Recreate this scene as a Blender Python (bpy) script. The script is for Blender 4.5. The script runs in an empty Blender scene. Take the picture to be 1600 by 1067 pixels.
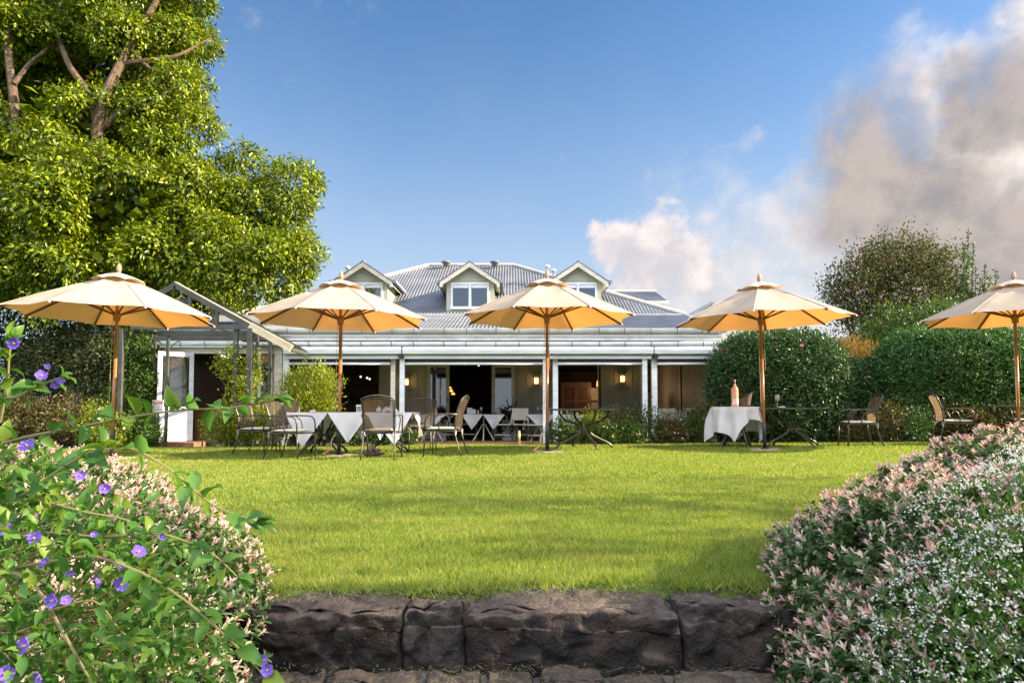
import bpy, math, random
import numpy as np
from mathutils import Vector, Matrix
R = math.radians
random.seed(7)
RNG = np.random.default_rng(11)
C = bpy.context.scene.collection
scene = bpy.context.scene

# ------------------------------------------------------------------ camera
F = 1000.0                      # focal length in pixels of the 1600 px wide photograph
PITCH = math.atan(45.0 / F)       # small tilt; the rest of the high view is lens shift
SHIFT = 62.5
CAMZ = 0.72
cam_d = bpy.data.cameras.new("camera"); cam = bpy.data.objects.new("camera", cam_d); C.objects.link(cam)
cam.location = (0, 0, CAMZ); cam.rotation_euler = (R(90) + PITCH, 0, 0)
cam_d.sensor_width = 36; cam_d.lens = F / 1600 * 36; cam_d.shift_y = SHIFT / 1600; cam_d.clip_start = 0.05; cam_d.clip_end = 3000
scene.camera = cam

def W(px, py, Y):
    """world point at distance Y that the photograph shows at px, py"""
    ct, st = math.cos(PITCH), math.sin(PITCH)
    a = (px - 800) / F; b = (533.5 + SHIFT - py) / F
    d = Vector((a, ct - b * st, st + b * ct))
    t = Y / d.y
    return Vector((d.x * t, Y, CAMZ + d.z * t))
def WD(px, py):
    return (W(px, py, 1.0) - Vector((0, 0, CAMZ))).normalized()
def WX(px, Y): return W(px, 641, Y).x
def WZ(py, Y): return W(800, py, Y).z

# ------------------------------------------------------------------ light
SUN_EL, SUN_AZ = 25.0, 93.0      # azimuth clockwise from +Y
scene.view_settings.view_transform = 'Standard'; scene.view_settings.look = 'None'
scene.view_settings.exposure = 1.72; scene.view_settings.gamma = 1.0; scene.view_settings.use_curve_mapping = False
scene.render.engine = 'CYCLES'
scene.cycles.max_bounces = 6; scene.cycles.transparent_max_bounces = 12
scene.cycles.use_denoising = True
sd = bpy.data.lights.new("sun", 'SUN'); sd.energy = 4.8; sd.angle = R(0.6); sd.color = (1.0, 0.82, 0.56)
so = bpy.data.objects.new("sun", sd); C.objects.link(so)
sv = Vector((math.sin(R(SUN_AZ)) * math.cos(R(SUN_EL)), math.cos(R(SUN_AZ)) * math.cos(R(SUN_EL)), math.sin(R(SUN_EL))))
so.rotation_euler = sv.to_track_quat('Z', 'Y').to_euler(); so.location = (30, 0, 20)

world = bpy.data.worlds.new("World"); scene.world = world; world.use_nodes = True
wt = world.node_tree; wt.nodes.clear()
class NT:
    def __init__(s, t): s.t = t
    def n(s, typ, **kw):
        nd = s.t.nodes.new(typ)
        for k, v in kw.items():
            if k.startswith('i_'):
                key = k[2:]; nd.inputs[int(key) if key.isdigit() else key].default_value = v
            else: setattr(nd, k, v)
        return nd
    def l(s, a, b): s.t.links.new(a, b)
    def math(s, op, a, b=None, clamp=False):
        m = s.n('ShaderNodeMath', operation=op, use_clamp=clamp)
        for i, v in enumerate((a, b)):
            if v is None: continue
            if isinstance(v, (int, float)): m.inputs[i].default_value = v
            else: s.l(v, m.inputs[i])
        return m.outputs[0]
    def smooth(s, v, a, b, ta=0.0, tb=1.0):
        m = s.n('ShaderNodeMapRange', interpolation_type='SMOOTHSTEP')
        s.l(v, m.inputs[0]); m.inputs[1].default_value = a; m.inputs[2].default_value = b
        m.inputs[3].default_value = ta; m.inputs[4].default_value = tb
        return m.outputs[0]
    def mix(s, f, a, b, blend='MIX'):
        m = s.n('ShaderNodeMix', data_type='RGBA', blend_type=blend)
        for idx, v in ((0, f), (6, a), (7, b)):
            if isinstance(v, (int, float)): m.inputs[idx].default_value = v
            elif isinstance(v, tuple): m.inputs[idx].default_value = v if len(v) == 4 else (*v, 1)
            else: s.l(v, m.inputs[idx])
        return m.outputs[2]
    def noise(s, vec, scale, detail=4, rough=0.55, dist=0.0):
        m = s.n('ShaderNodeTexNoise'); m.inputs['Scale'].default_value = scale
        m.inputs['Detail'].default_value = detail; m.inputs['Roughness'].default_value = rough; m.inputs['Distortion'].default_value = dist
        if vec is not None: s.l(vec, m.inputs['Vector'])
        return m
g = NT(wt)
tc = g.n('ShaderNodeTexCoord')
sky = g.n('ShaderNodeTexSky', sky_type='NISHITA', sun_disc=False)
sky.sun_elevation = R(SUN_EL); sky.sun_rotation = R(SUN_AZ); sky.altitude = 300; sky.air_density = 1.0; sky.dust_density = 0.6; sky.ozone_density = 2.2
dirv = g.n('ShaderNodeVectorMath', operation='NORMALIZE'); g.l(tc.outputs['Generated'], dirv.inputs[0]); dv = dirv.outputs[0]
dv0 = dv
wz = g.noise(dv0, 5.0, 6, 0.6); wsub = g.n('ShaderNodeVectorMath', operation='SUBTRACT'); g.l(wz.outputs['Color'], wsub.inputs[0]); wsub.inputs[1].default_value = (.5, .5, .5)
wsc = g.n('ShaderNodeVectorMath', operation='SCALE'); g.l(wsub.outputs[0], wsc.inputs[0]); wsc.inputs['Scale'].default_value = .16
wad = g.n('ShaderNodeVectorMath', operation='ADD'); g.l(dv0, wad.inputs[0]); g.l(wsc.outputs[0], wad.inputs[1]); dv = wad.outputs[0]
n1 = g.noise(dv0, 4.2, 10, 0.60, 0.2); n2 = g.noise(dv0, 11.0, 9, 0.62, .2)
sepz = g.n('ShaderNodeSeparateXYZ'); g.l(dv, sepz.inputs[0])
def blob(px, py, rad, soft=0.6):
    c = WD(px, py)
    m = g.n('ShaderNodeVectorMath', operation='DISTANCE'); g.l(dv, m.inputs[0]); m.inputs[1].default_value = c
    return g.math('MULTIPLY', g.smooth(m.outputs['Value'], rad / F * 0.15, rad / F * (1 + soft), 1.0, 0.0), 1.0)
def blob_d(v, rad):
    c = Vector(v).normalized(); m = g.n('ShaderNodeVectorMath', operation='DISTANCE'); g.l(dv, m.inputs[0]); m.inputs[1].default_value = c
    return g.smooth(m.outputs['Value'], rad * .4, rad * 1.2, 1.0, 0.0)
def union(lst):
    o = lst[0]
    for k in lst[1:]: o = g.math('MAXIMUM', o, k)
    return o
# the large sunlit bank of cloud to the right, its grey flank, the small cumulus over the house, low haze
bank = union([blob(1400, 265, 125, .6), blob(1500, 240, 150, .5), blob(1610, 170, 150, .5), blob(1690, 60, 140, .4), blob(1470, 380, 125, .6), blob(1600, 390, 190, .6), blob(1800, 300, 300, .4)])
behind = union([blob_d((-.25, -1, 1.15), .66), blob_d((.7, -1, 1.1), .5), blob_d((-1, -.75, .9), .45)])  # unseen bright clouds added behind the camera for fill light
cumul = union([blob(955, 385, 58, .5), blob(1025, 395, 66, .5), blob(1000, 425, 80, .5), blob(1080, 425, 46, .6), blob(925, 345, 26, .6)])
small = union([blob(1165, 240, 34, .6), blob(1183, 262, 26, .6), blob(1045, 178, 16, .6)])
low = union([blob(1260, 410, 95, .9), blob(1150, 490, 160, .7), blob(1450, 480, 240, .6)])
def alpha(m, nz, k, a, b):
    return g.smooth(g.math('ADD', m, g.math('MULTIPLY', g.math('SUBTRACT', nz, 0.5), k)), a, b)
a_bank = g.math('MULTIPLY', alpha(bank, g.math('ADD', g.math('MULTIPLY', n1.outputs[0], .6), g.math('MULTIPLY', n2.outputs[0], .4)), 2.4, 0.28, 1.0), .95)
a_cum = g.math('MULTIPLY', alpha(cumul, n2.outputs[0], 2.2, 0.46, 0.98), 0.92)
a_small = g.math('MULTIPLY', alpha(small, n2.outputs[0], 4.5, 0.75, 1.7), 0.5)
a_low = g.math('MULTIPLY', alpha(low, n2.outputs[0], 1.8, 0.2, 1.1), 0.8)
hz = g.smooth(sepz.outputs[2], -0.05, 0.62, 1.0, 0.0)
hzn = g.math('MULTIPLY', g.math('POWER', hz, 1.35), 0.95)
KS = 4.2
def col(r, gg, b, k=KS): return (r * k, gg * k, b * k, 1)
skyc = g.n('ShaderNodeHueSaturation'); skyc.inputs['Saturation'].default_value = 1.18; skyc.inputs['Value'].default_value = .90
g.l(sky.outputs[0], skyc.inputs['Color'])
lof = g.n('ShaderNodeVectorMath', operation='ADD'); g.l(dv0, lof.inputs[0]); lof.inputs[1].default_value = (.035, .0, .030)
m1 = g.noise(lof.outputs[0], 4.2, 10, 0.60, 0.2); lo2 = g.n('ShaderNodeVectorMath', operation='ADD'); g.l(dv0, lo2.inputs[0]); lo2.inputs[1].default_value = (.014, .0, .013)
m2 = g.noise(lo2.outputs[0], 11.0, 9, 0.62, .2)
lit = g.smooth(g.math('ADD', g.math('MULTIPLY', g.math('SUBTRACT', n1.outputs[0], m1.outputs[0]), 1.6), g.math('SUBTRACT', n2.outputs[0], m2.outputs[0])), -.26, .26)
shadeN = g.math('SUBTRACT', 1.0, lit)
grey_zone = union([blob(1350, 280, 120, .7), blob(1430, 320, 100, .8), blob(1600, 400, 90, .8), blob(1540, 150, 60, .9)])
bankbright = g.mix(shadeN, col(1.15, 1.03, .94), col(.70, .62, .56))
bankdark = g.mix(shadeN, col(.60, .51, .46), col(.36, .33, .33))
bankc = g.mix(alpha(grey_zone, n1.outputs[0], 1.5, .25, .85), bankbright, bankdark)
cumc = g.mix(shadeN, col(1.12, .98, .93), col(.70, .66, .69))
lowc = g.mix(shadeN, col(.95, .88, .85), col(.72, .69, .70))
c = g.mix(hzn, skyc.outputs[0], col(.62, .70, .80))
c = g.mix(alpha(behind, n1.outputs[0], 1.4, .2, .8), c, col(.94, .95, 1.0, 15.0)); c = g.mix(a_low, c, lowc); c = g.mix(a_cum, c, cumc); c = g.mix(a_small, c, col(.72, .72, .76)); c = g.mix(a_bank, c, bankc)
below = g.smooth(sepz.outputs[2], -0.02, 0.0)
c = g.mix(below, col(.10, .12, .06), c)
bg = g.n('ShaderNodeBackground'); bg.inputs[1].default_value = 0.075; g.l(c, bg.inputs[0])
wo = g.n('ShaderNodeOutputWorld'); g.l(bg.outputs[0], wo.inputs[0])

# ------------------------------------------------------------------ materials
def mat(name, c1, c2=None, rough=0.6, metal=0.0, scale=6.0, bump=0.0, bscale=None, spec=0.5, detail=5, emit=None, lo=.35, hi=.65, stretch=None, coat=0.0, ior=None):
    m = bpy.data.materials.new(name); m.use_nodes = True; t = NT(m.node_tree)
    p = m.node_tree.nodes['Principled BSDF']
    p.inputs['Roughness'].default_value = rough; p.inputs['Metallic'].default_value = metal
    p.inputs['Specular IOR Level'].default_value = spec; p.inputs['Coat Weight'].default_value = coat
    if ior: p.inputs['IOR'].default_value = ior
    tc = t.n('ShaderNodeTexCoord'); v = tc.outputs['Object']
    if stretch:
        mp = t.n('ShaderNodeMapping'); mp.inputs['Scale'].default_value = stretch; t.l(v, mp.inputs[0]); v = mp.outputs[0]
    if c2 is None: c2 = tuple(x * 0.86 for x in c1)
    nz = t.noise(v, scale, detail)
    t.l(t.mix(t.smooth(nz.outputs[0], lo, hi), c1, c2), p.inputs['Base Color'])
    if bump:
        nb = t.noise(v, bscale or scale * 4, 6)
        b = t.n('ShaderNodeBump'); b.inputs['Strength'].default_value = bump; b.inputs['Distance'].default_value = 0.02
        t.l(nb.outputs[0], b.inputs['Height']); t.l(b.outputs[0], p.inputs['Normal'])
    if emit:
        p.inputs['Emission Color'].default_value = (*emit[0], 1); p.inputs['Emission Strength'].default_value = emit[1]
    return m
def leafmat(name, cols, trans=0.35, rough=0.45, spec=0.35, tcol=(1.15, 1.25, .7)):
    m = bpy.data.materials.new(name); m.use_nodes = True; t = NT(m.node_tree)
    p = m.node_tree.nodes['Principled BSDF']; out = m.node_tree.nodes['Material Output']
    p.inputs['Roughness'].default_value = rough; p.inputs['Specular IOR Level'].default_value = spec
    ge = t.n('ShaderNodeNewGeometry'); rp = t.n('ShaderNodeValToRGB')
    e = rp.color_ramp.elements
    while len(e) < len(cols): e.new(0.5)
    for i, cc in enumerate(cols): e[i].position = i / (len(cols) - 1); e[i].color = (*cc, 1)
    t.l(ge.outputs['Random Per Island'], rp.inputs[0]); t.l(rp.outputs[0], p.inputs['Base Color'])
    tr = t.n('ShaderNodeBsdfTranslucent'); t.l(t.mix(1.0, rp.outputs[0], (*tcol, 1), 'MULTIPLY'), tr.inputs[0])
    mx = t.n('ShaderNodeMixShader'); mx.inputs[0].default_value = trans
    t.l(p.outputs[0], mx.inputs[1]); t.l(tr.outputs[0], mx.inputs[2]); t.l(mx.outputs[0], out.inputs[0])
    return m
def clothmat(name, c1, trans, tc_, rough=0.85, see=0.0, bump=.15):
    m = mat(name, c1, tuple(x * .86 for x in c1), rough, scale=3, bump=bump, bscale=25, spec=.2)
    t = NT(m.node_tree); p = m.node_tree.nodes['Principled BSDF']; out = m.node_tree.nodes['Material Output']
    tr = t.n('ShaderNodeBsdfTranslucent'); tr.inputs[0].default_value = (*tc_, 1)
    mx = t.n('ShaderNodeMixShader'); mx.inputs[0].default_value = trans
    t.l(p.outputs[0], mx.inputs[1]); t.l(tr.outputs[0], mx.inputs[2]); last = mx.outputs[0]
    if see:
        tp = t.n('ShaderNodeBsdfTransparent'); m2 = t.n('ShaderNodeMixShader'); m2.inputs[0].default_value = see
        t.l(last, m2.inputs[1]); t.l(tp.outputs[0], m2.inputs[2]); last = m2.outputs[0]
    t.l(last, out.inputs[0]); return m
def glassmat(name, tint=(.03, .035, .04), see=0.55, refl=.10):
    m = bpy.data.materials.new(name); m.use_nodes = True; t = NT(m.node_tree); m.node_tree.nodes.clear()
    out = t.n('ShaderNodeOutputMaterial'); gl = t.n('ShaderNodeBsdfGlossy'); gl.inputs['Roughness'].default_value = .02
    df = t.n('ShaderNodeBsdfDiffuse'); df.inputs[0].default_value = (*tint, 1); tp = t.n('ShaderNodeBsdfTransparent')
    a = t.n('ShaderNodeMixShader'); a.inputs[0].default_value = see; t.l(df.outputs[0], a.inputs[1]); t.l(tp.outputs[0], a.inputs[2])
    fr = t.n('ShaderNodeLayerWeight'); fr.inputs[0].default_value = .35
    f = t.math('ADD', t.math('MULTIPLY', fr.outputs[0], .5), refl)
    b = t.n('ShaderNodeMixShader'); t.l(f, b.inputs[0]); t.l(a.outputs[0], b.inputs[1]); t.l(gl.outputs[0], b.inputs[2]); t.l(b.outputs[0], out.inputs[0])
    return m

M = {}
M['white'] = mat('white_paint', (.80, .82, .86), (.66, .69, .74), .4, scale=2.2, detail=8, stretch=(1, 1, 6))
M['cream'] = mat('cream_paint', (.72, .69, .60), (.56, .52, .44), .5, scale=2.5, detail=8, stretch=(1, 1, 5))
M['gutter'] = mat('gutter_grey', (.60, .62, .64), (.44, .45, .46), .4, scale=3, detail=8)
M['iron'] = mat('roof_iron', (.20, .215, .25), (.14, .15, .175), .55, metal=.2, scale=1.2, detail=8)
M['sage'] = mat('sage_boards', (.46, .47, .38), (.40, .41, .33), .6, scale=2)
M['siding'] = mat('verandah_board', (.35, .365, .32), (.29, .305, .265), .6, scale=1.5, detail=6, stretch=(3, 3, .6))
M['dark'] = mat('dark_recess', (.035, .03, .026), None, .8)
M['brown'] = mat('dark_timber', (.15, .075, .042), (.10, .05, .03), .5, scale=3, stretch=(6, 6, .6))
M['wood'] = mat('teak', (.46, .19, .065), (.30, .11, .035), .35, scale=5, stretch=(6, 6, .5), coat=.3)
M['woodlite'] = mat('weathered_teak', (.42, .27, .19), (.30, .19, .13), .6, scale=9)
M['black'] = mat('black_sleeve', (.018, .018, .02), (.03, .03, .03), .35)
M['metal'] = mat('bronze_metal', (.11, .093, .072), (.065, .056, .045), .34, metal=.45, scale=8)
M['greyframe'] = mat('grey_green_steel', (.085, .088, .075), (.055, .055, .048), .45, scale=3)
M['framesun'] = mat('frame_sunlit', (.62, .54, .38), None, .5)
M['canvas'] = clothmat('canvas', (.58, .50, .41), .31, (.88, .37, .085))
M['canvascap'] = clothmat('canvas_cap', (.58, .50, .41), .12, (.98, .6, .3))
M['ribwood'] = mat('dark_teak', (.20, .08, .03), (.12, .05, .02), .4, scale=5)
M['cloth'] = clothmat('white_cloth', (.86, .86, .92), .22, (.85, .75, .62), bump=.25)
M['cushion'] = mat('cushion', (.66, .63, .57), (.58, .55, .50), .85, scale=6, bump=.2)
M['mesh'] = clothmat('sling_mesh', (.075, .06, .045), .30, (.42, .29, .17), see=.34)
M['glass'] = glassmat('window_glass', see=.3)
M['glassdark'] = glassmat('dormer_glass', (.02, .03, .05), .0, .25)
M['brick'] = mat('terracotta_edge', (.33, .15, .10), (.22, .10, .07), .8, scale=9)
M['concrete'] = mat('concrete', (.40, .33, .27), (.28, .24, .20), .9, scale=5, bump=.4)
M['bark'] = mat('bark', (.15, .10, .06), (.07, .045, .028), .85, scale=5, bump=.6, stretch=(4, 4, .8))
M['barkdark'] = mat('dark_bark', (.10, .075, .05), (.06, .045, .03), .9, scale=6, bump=.6)
M['stem'] = mat('green_stem', (.22, .22, .08), (.26, .17, .09), .6, scale=20)
M['rope'] = mat('rope', (.42, .34, .24), None, .9)
M['lamp'] = mat('lamp_glow', (.9, .6, .3), None, .5, emit=((1, .50, .15), 1.1))
M['copper'] = mat('copper_glow', (.8, .3, .1), None, .3, emit=((1, .35, .08), .9))
M['tube'] = mat('lit_fitting', (.9, .9, .85), None, .5, emit=((1, .93, .8), .5))
M['planter'] = mat('planter_white', (.62, .62, .64), (.52, .52, .55), .6, scale=3)
M['leafblack'] = leafmat('dark_plum_leaves', [(.02, .012, .014), (.05, .03, .03), (.03, .035, .02)], .15)
M['rose'] = mat('rose_wine', (.80, .40, .25), (.66, .26, .14), .08, spec=.8)
M['wicker'] = mat('wicker', (.13, .09, .075), (.06, .045, .04), .7, scale=60, bump=.8, bscale=90)
M['brass'] = mat('brass', (.72, .50, .22), (.60, .40, .17), .35, metal=.6)
M['paper'] = mat('notice_paper', (.75, .74, .76), None, .6)
M['red'] = mat('notice_red', (.50, .06, .03), None, .6)
M['ink'] = mat('notice_ink', (.12, .12, .16), None, .6)
M['slate'] = mat('slate_grey_roof', (.30, .34, .40), (.24, .27, .33), .5, scale=4)
M['chalk'] = mat('chalkboard', (.02, .02, .02), None, .7)
M['clear'] = glassmat('clear_glass', (.6, .6, .62), .72)
M['pink'] = leafmat('pink_petals', [(.62, .06, .22), (.75, .20, .38), (.55, .10, .18)], .3, tcol=(1, .9, .9))
M['palepink'] = leafmat('pale_pink_petals', [(.62, .25, .33), (.75, .42, .48), (.5, .15, .25)], .3, tcol=(1, .9, .9))
M['whitepetal'] = leafmat('white_petals', [(.8, .8, .76), (.7, .72, .64), (.82, .78, .76)], .3, tcol=(1, 1, 1))
M['blue'] = leafmat('violet_petals', [(.16, .10, .58), (.24, .15, .68), (.12, .06, .48)], .35, tcol=(1, .9, 1.1))
M['yellow'] = mat('flower_eye', (.85, .55, .05), None, .6)

# ------------------------------------------------------------------ builders
def tag(o, label=None, cat=None, group=None, kind=None):
    if label: o['label'] = label
    if cat: o['category'] = cat
    if group: o['group'] = group
    if kind: o['kind'] = kind
    return o
def empty(name, loc=(0, 0, 0), rz=0.0, label=None, cat=None, group=None):
    o = bpy.data.objects.new(name, None); C.objects.link(o); o.location = loc; o.rotation_euler = (0, 0, rz)
    o.empty_display_size = .2
    return tag(o, label, cat, group)
def org(p):
    v = Vector((0, 0, 0))
    while p is not None: v += Vector(p.location); p = p.parent
    return v
SPLIT = {'batten', 'jamb', 'pilaster', 'timber_jamb', 'curved_brace', 'purlin', 'bracket', 'tie_beam', 'rib_tip', 'picket', 'interior_wall', 'pull_cord', 'peg_cord', 'gutter_bracket', 'tie'}
class MB:
    def __init__(s): s.v = []; s.f = []
    def add(s, vs, fs):
        b = len(s.v); s.v.extend([tuple(x) for x in vs]); s.f.extend([tuple(i + b for i in f) for f in fs]); return s
    def box(s, x0, x1, y0, y1, z0, z1, rot=None, piv=None):
        vs = [Vector((x, y, z)) for z in (z0, z1) for y in (y0, y1) for x in (x0, x1)]
        if rot is not None:
            pv = Vector(piv) if piv is not None else Vector(((x0 + x1) / 2, (y0 + y1) / 2, (z0 + z1) / 2))
            vs = [rot @ (v - pv) + pv for v in vs]
        return s.add(vs, [(0, 2, 3, 1), (4, 5, 7, 6), (0, 1, 5, 4), (2, 6, 7, 3), (0, 4, 6, 2), (1, 3, 7, 5)])
    def beam(s, a, b, w, h, up=(0, 0, 1)):
        a = Vector(a); b = Vector(b); d = (b - a).normalized(); u = Vector(up)
        sx = d.cross(u).normalized(); uz = sx.cross(d).normalized()
        vs = [p + sx * i * w / 2 + uz * j * h / 2 for p in (a, b) for i, j in ((-1, -1), (1, -1), (1, 1), (-1, 1))]
        return s.add(vs, [(0, 1, 2, 3), (7, 6, 5, 4), (0, 4, 5, 1), (1, 5, 6, 2), (2, 6, 7, 3), (3, 7, 4, 0)])
    def tube(s, pts, r, seg=7, sq=1.0):
        pts = [Vector(p) for p in pts]; n = len(pts)
        rs = r if isinstance(r, (list, tuple)) else [r] * n
        rings = []; prev = None
        for i, p in enumerate(pts):
            d = (pts[min(i + 1, n - 1)] - pts[max(i - 1, 0)]).normalized()
            if prev is None:
                a = d.cross(Vector((0, 0, 1)))
                if a.length < .05: a = d.cross(Vector((1, 0, 0)))
            else: a = prev - d * prev.dot(d)
            a.normalize(); prev = a; b = d.cross(a)
            rings.append([p + (a * math.cos(t) + b * math.sin(t) * sq) * rs[i] for t in [2 * math.pi * k / seg for k in range(seg)]])
        vs = [v for rg in rings for v in rg]; fs = []
        for i in range(n - 1):
            for k in range(seg):
                k2 = (k + 1) % seg; fs.append((i * seg + k, i * seg + k2, (i + 1) * seg + k2, (i + 1) * seg + k))
        fs.append(tuple(range(seg - 1, -1, -1))); fs.append(tuple((n - 1) * seg + k for k in range(seg)))
        return s.add(vs, fs)
    def lathe(s, prof, seg=20, c=(0, 0, 0), rfn=None):
        vs = []; fs = []; n = len(prof)
        for i, (r, z) in enumerate(prof):
            for k in range(seg):
                t = 2 * math.pi * k / seg; rr = r * (rfn(t, z) if rfn else 1)
                vs.append((c[0] + rr * math.cos(t), c[1] + rr * math.sin(t), c[2] + z))
        for i in range(n - 1):
            for k in range(seg):
                k2 = (k + 1) % seg; fs.append((i * seg + k, i * seg + k2, (i + 1) * seg + k2, (i + 1) * seg + k))
        if prof[0][0] > 1e-4: fs.append(tuple(range(seg - 1, -1, -1)))
        if prof[-1][0] > 1e-4: fs.append(tuple((n - 1) * seg + k for k in range(seg)))
        return s.add(vs, fs)
    def prism(s, poly, y0, y1, axis='y'):
        n = len(poly)
        if axis == 'y': vs = [(a, y0, b) for a, b in poly] + [(a, y1, b) for a, b in poly]
        elif axis == 'x': vs = [(y0, a, b) for a, b in poly] + [(y1, a, b) for a, b in poly]
        else: vs = [(a, b, y0) for a, b in poly] + [(a, b, y1) for a, b in poly]
        fs = [tuple(range(n)), tuple(range(2 * n - 1, n - 1, -1))] + [(i, i + n, (i + 1) % n + n, (i + 1) % n) for i in range(n)]
        return s.add(vs, fs)
    def pieces(s):
        par = list(range(len(s.v)))
        def fd(a):
            while par[a] != a: par[a] = par[par[a]]; a = par[a]
            return a
        for f in s.f:
            r0 = fd(f[0])
            for i in f[1:]: par[fd(i)] = r0
        grp = {}
        for f in s.f: grp.setdefault(fd(f[0]), []).append(f)
        out = []
        for fs in grp.values():
            ids = sorted({i for f in fs for i in f}); mp = {a: b for b, a in enumerate(ids)}
            q = MB(); q.v = [s.v[i] for i in ids]; q.f = [tuple(mp[i] for i in f) for f in fs]; out.append(q)
        return out
    def build(s, name, m, parent=None, local=False, smooth=False, label=None, split=False):
        if split or name in SPLIT: return [q.build_one(name, m, parent, local, smooth, label) for q in s.pieces()][0]
        return s.build_one(name, m, parent, local, smooth, label)
    def build_one(s, name, m, parent=None, local=False, smooth=False, label=None):
        me = bpy.data.meshes.new(name); me.from_pydata([tuple(v) for v in s.v], [], s.f)
        me.materials.append(m)
        o = bpy.data.objects.new(name, me); C.objects.link(o)
        if parent is not None:
            if not local: me.transform(Matrix.Translation(-org(parent)))
            o.parent = parent
        import bmesh
        bm = bmesh.new(); bm.from_mesh(me); bmesh.ops.recalc_face_normals(bm, faces=bm.faces); bm.to_mesh(me); bm.free()
        if smooth: me.shade_smooth() if smooth == 2 else me.polygons.foreach_set('use_smooth', [len(p.vertices) < 5 for p in me.polygons])
        if label: o['label'] = label
        return o
def rawmesh(name, verts, faces_flat, starts, m, parent=None, local=False):
    me = bpy.data.meshes.new(name)
    if parent is not None and not local: verts = verts - np.array(org(parent))
    me.vertices.add(len(verts)); me.vertices.foreach_set('co', verts.astype(np.float32).ravel())
    me.loops.add(len(faces_flat)); me.loops.foreach_set('vertex_index', faces_flat.astype(np.int32))
    me.polygons.add(len(starts)); me.polygons.foreach_set('loop_start', starts.astype(np.int32))
    me.update(calc_edges=True); me.materials.append(m)
    o = bpy.data.objects.new(name, me); C.objects.link(o)
    if parent is not None: o.parent = parent
    return o
LEAF = dict(
 diamond=(np.array([[0, 0, 0], [.45, .5, .06], [1, 0, -.05], [.45, -.5, .06]]), [(0, 1, 2), (0, 2, 3)]),
 blade=(np.array([[0, .5, 0], [0, -.5, 0], [1, 0, 0]]), [(0, 1, 2)]),
 leaf=(np.array([[0, 0, 0], [.28, .42, .06], [.30, 0, 0], [.28, -.42, .06], [.66, .36, .03], [.68, 0, -.03], [.66, -.36, .03], [1, 0, -.14]]),
       [(0, 1, 2), (0, 2, 3), (1, 4, 5, 2), (2, 5, 6, 3), (4, 7, 5), (5, 7, 6)]),
 big=(np.array([[0, 0, 0], [.10, .16, .03], [.10, 0, 0], [.10, -.16, .03], [.30, .43, .15], [.30, 0, .03], [.30, -.43, .12], [.55, .44, .12], [.55, 0, .0], [.55, -.44, .10],
                [.80, .23, .0], [.80, 0, -.09], [.80, -.23, -.01], [.98, 0, -.26]]),
       [(0, 1, 2), (0, 2, 3), (1, 4, 5, 2), (2, 5, 6, 3), (4, 7, 8, 5), (5, 8, 9, 6), (7, 10, 11, 8), (8, 11, 12, 9), (10, 13, 11), (11, 13, 12)]))
def leaves(name, pos, d, nrm, L, Wd, m, parent=None, shape='diamond', local=False):
    tv, tf = LEAF[shape]; N = len(pos)
    d = d / (np.linalg.norm(d, axis=1, keepdims=True) + 1e-9)
    s = np.cross(d, nrm); s /= (np.linalg.norm(s, axis=1, keepdims=True) + 1e-9); n = np.cross(s, d)
    L = np.broadcast_to(L, (N,))[:, None, None]; Wd = np.broadcast_to(Wd, (N,))[:, None, None]
    v = pos[:, None, :] + tv[None, :, 0:1] * L * d[:, None, :] + tv[None, :, 1:2] * Wd * s[:, None, :] + tv[None, :, 2:3] * L * n[:, None, :]
    nv = len(tv); flat = np.concatenate([np.array(f) for f in tf]); nf = len(flat)
    fl = (flat[None, :] + (np.arange(N) * nv)[:, None]).ravel()
    st = np.cumsum([0] + [len(f) for f in tf])[:-1]
    sts = (st[None, :] + (np.arange(N) * nf)[:, None]).ravel()
    o = rawmesh(name, v.reshape(-1, 3), fl, sts, m, parent, local)
    return o
def rdir(n, rng): 
    v = rng.normal(size=(n, 3)); return v / np.linalg.norm(v, axis=1, keepdims=True)
def lump(p, f=1.0, seed=0.0):
    x, y, z = p[:, 0] * f, p[:, 1] * f, p[:, 2] * f
    return (np.sin(2.1 * x + 1.3 * y + seed) * np.sin(1.7 * y - 2.3 * z + seed * 2) + np.sin(3.9 * z + 2.9 * x + seed * 3) * .5 + np.sin(5.3 * x - 4.1 * y + 3.7 * z + seed) * .35) / 1.85
def crown_pts(lobes, n, rng, shell=(.72, 1.04), rough=.10, f=1.6, keep_in=.25, seed=0, zmin=None):
    """twig points near the surfaces of a set of ellipsoids; each lobe: (centre, (rx, ry, rz))"""
    cs = np.array([list(c) for c, r in lobes]); rs = np.array([list(r) if hasattr(r, '__len__') else [r] * 3 for c, r in lobes])
    area = (rs[:, 0] * rs[:, 1] + rs[:, 1] * rs[:, 2] + rs[:, 0] * rs[:, 2]); idx = rng.choice(len(lobes), n, p=area / area.sum())
    u = rdir(n, rng); k = rng.uniform(shell[0], shell[1], n)
    p0 = cs[idx] + u * rs[idx]
    k = k + rough * lump(p0, f, seed) + rough * .6 * lump(p0, f * 2.7, seed + 5)
    p = cs[idx] + u * rs[idx] * k[:, None]
    out = u / rs[idx]; out /= np.linalg.norm(out, axis=1, keepdims=True)
    keep = np.ones(n, bool)
    for j in range(len(lobes)):
        q = (p - cs[j]) / rs[j]; inside = ((q ** 2).sum(1) < .55) & (idx != j)
        keep &= ~(inside & (rng.random(n) > keep_in))
    if zmin is not None: keep &= p[:, 2] > zmin
    return p[keep], out[keep]
def clumps(p, out, k, spread, rng, droop=0.0, up=0.0):
    n = len(p); pp = np.repeat(p, k, 0) + rng.normal(size=(n * k, 3)) * spread
    oo = np.repeat(out, k, 0)
    d = oo * .7 + rdir(n * k, rng) * .8; d[:, 2] += up - droop
    nr = oo * .8 + rdir(n * k, rng) * .6; nr[:, 2] += .5
    return pp, d, nr
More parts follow.
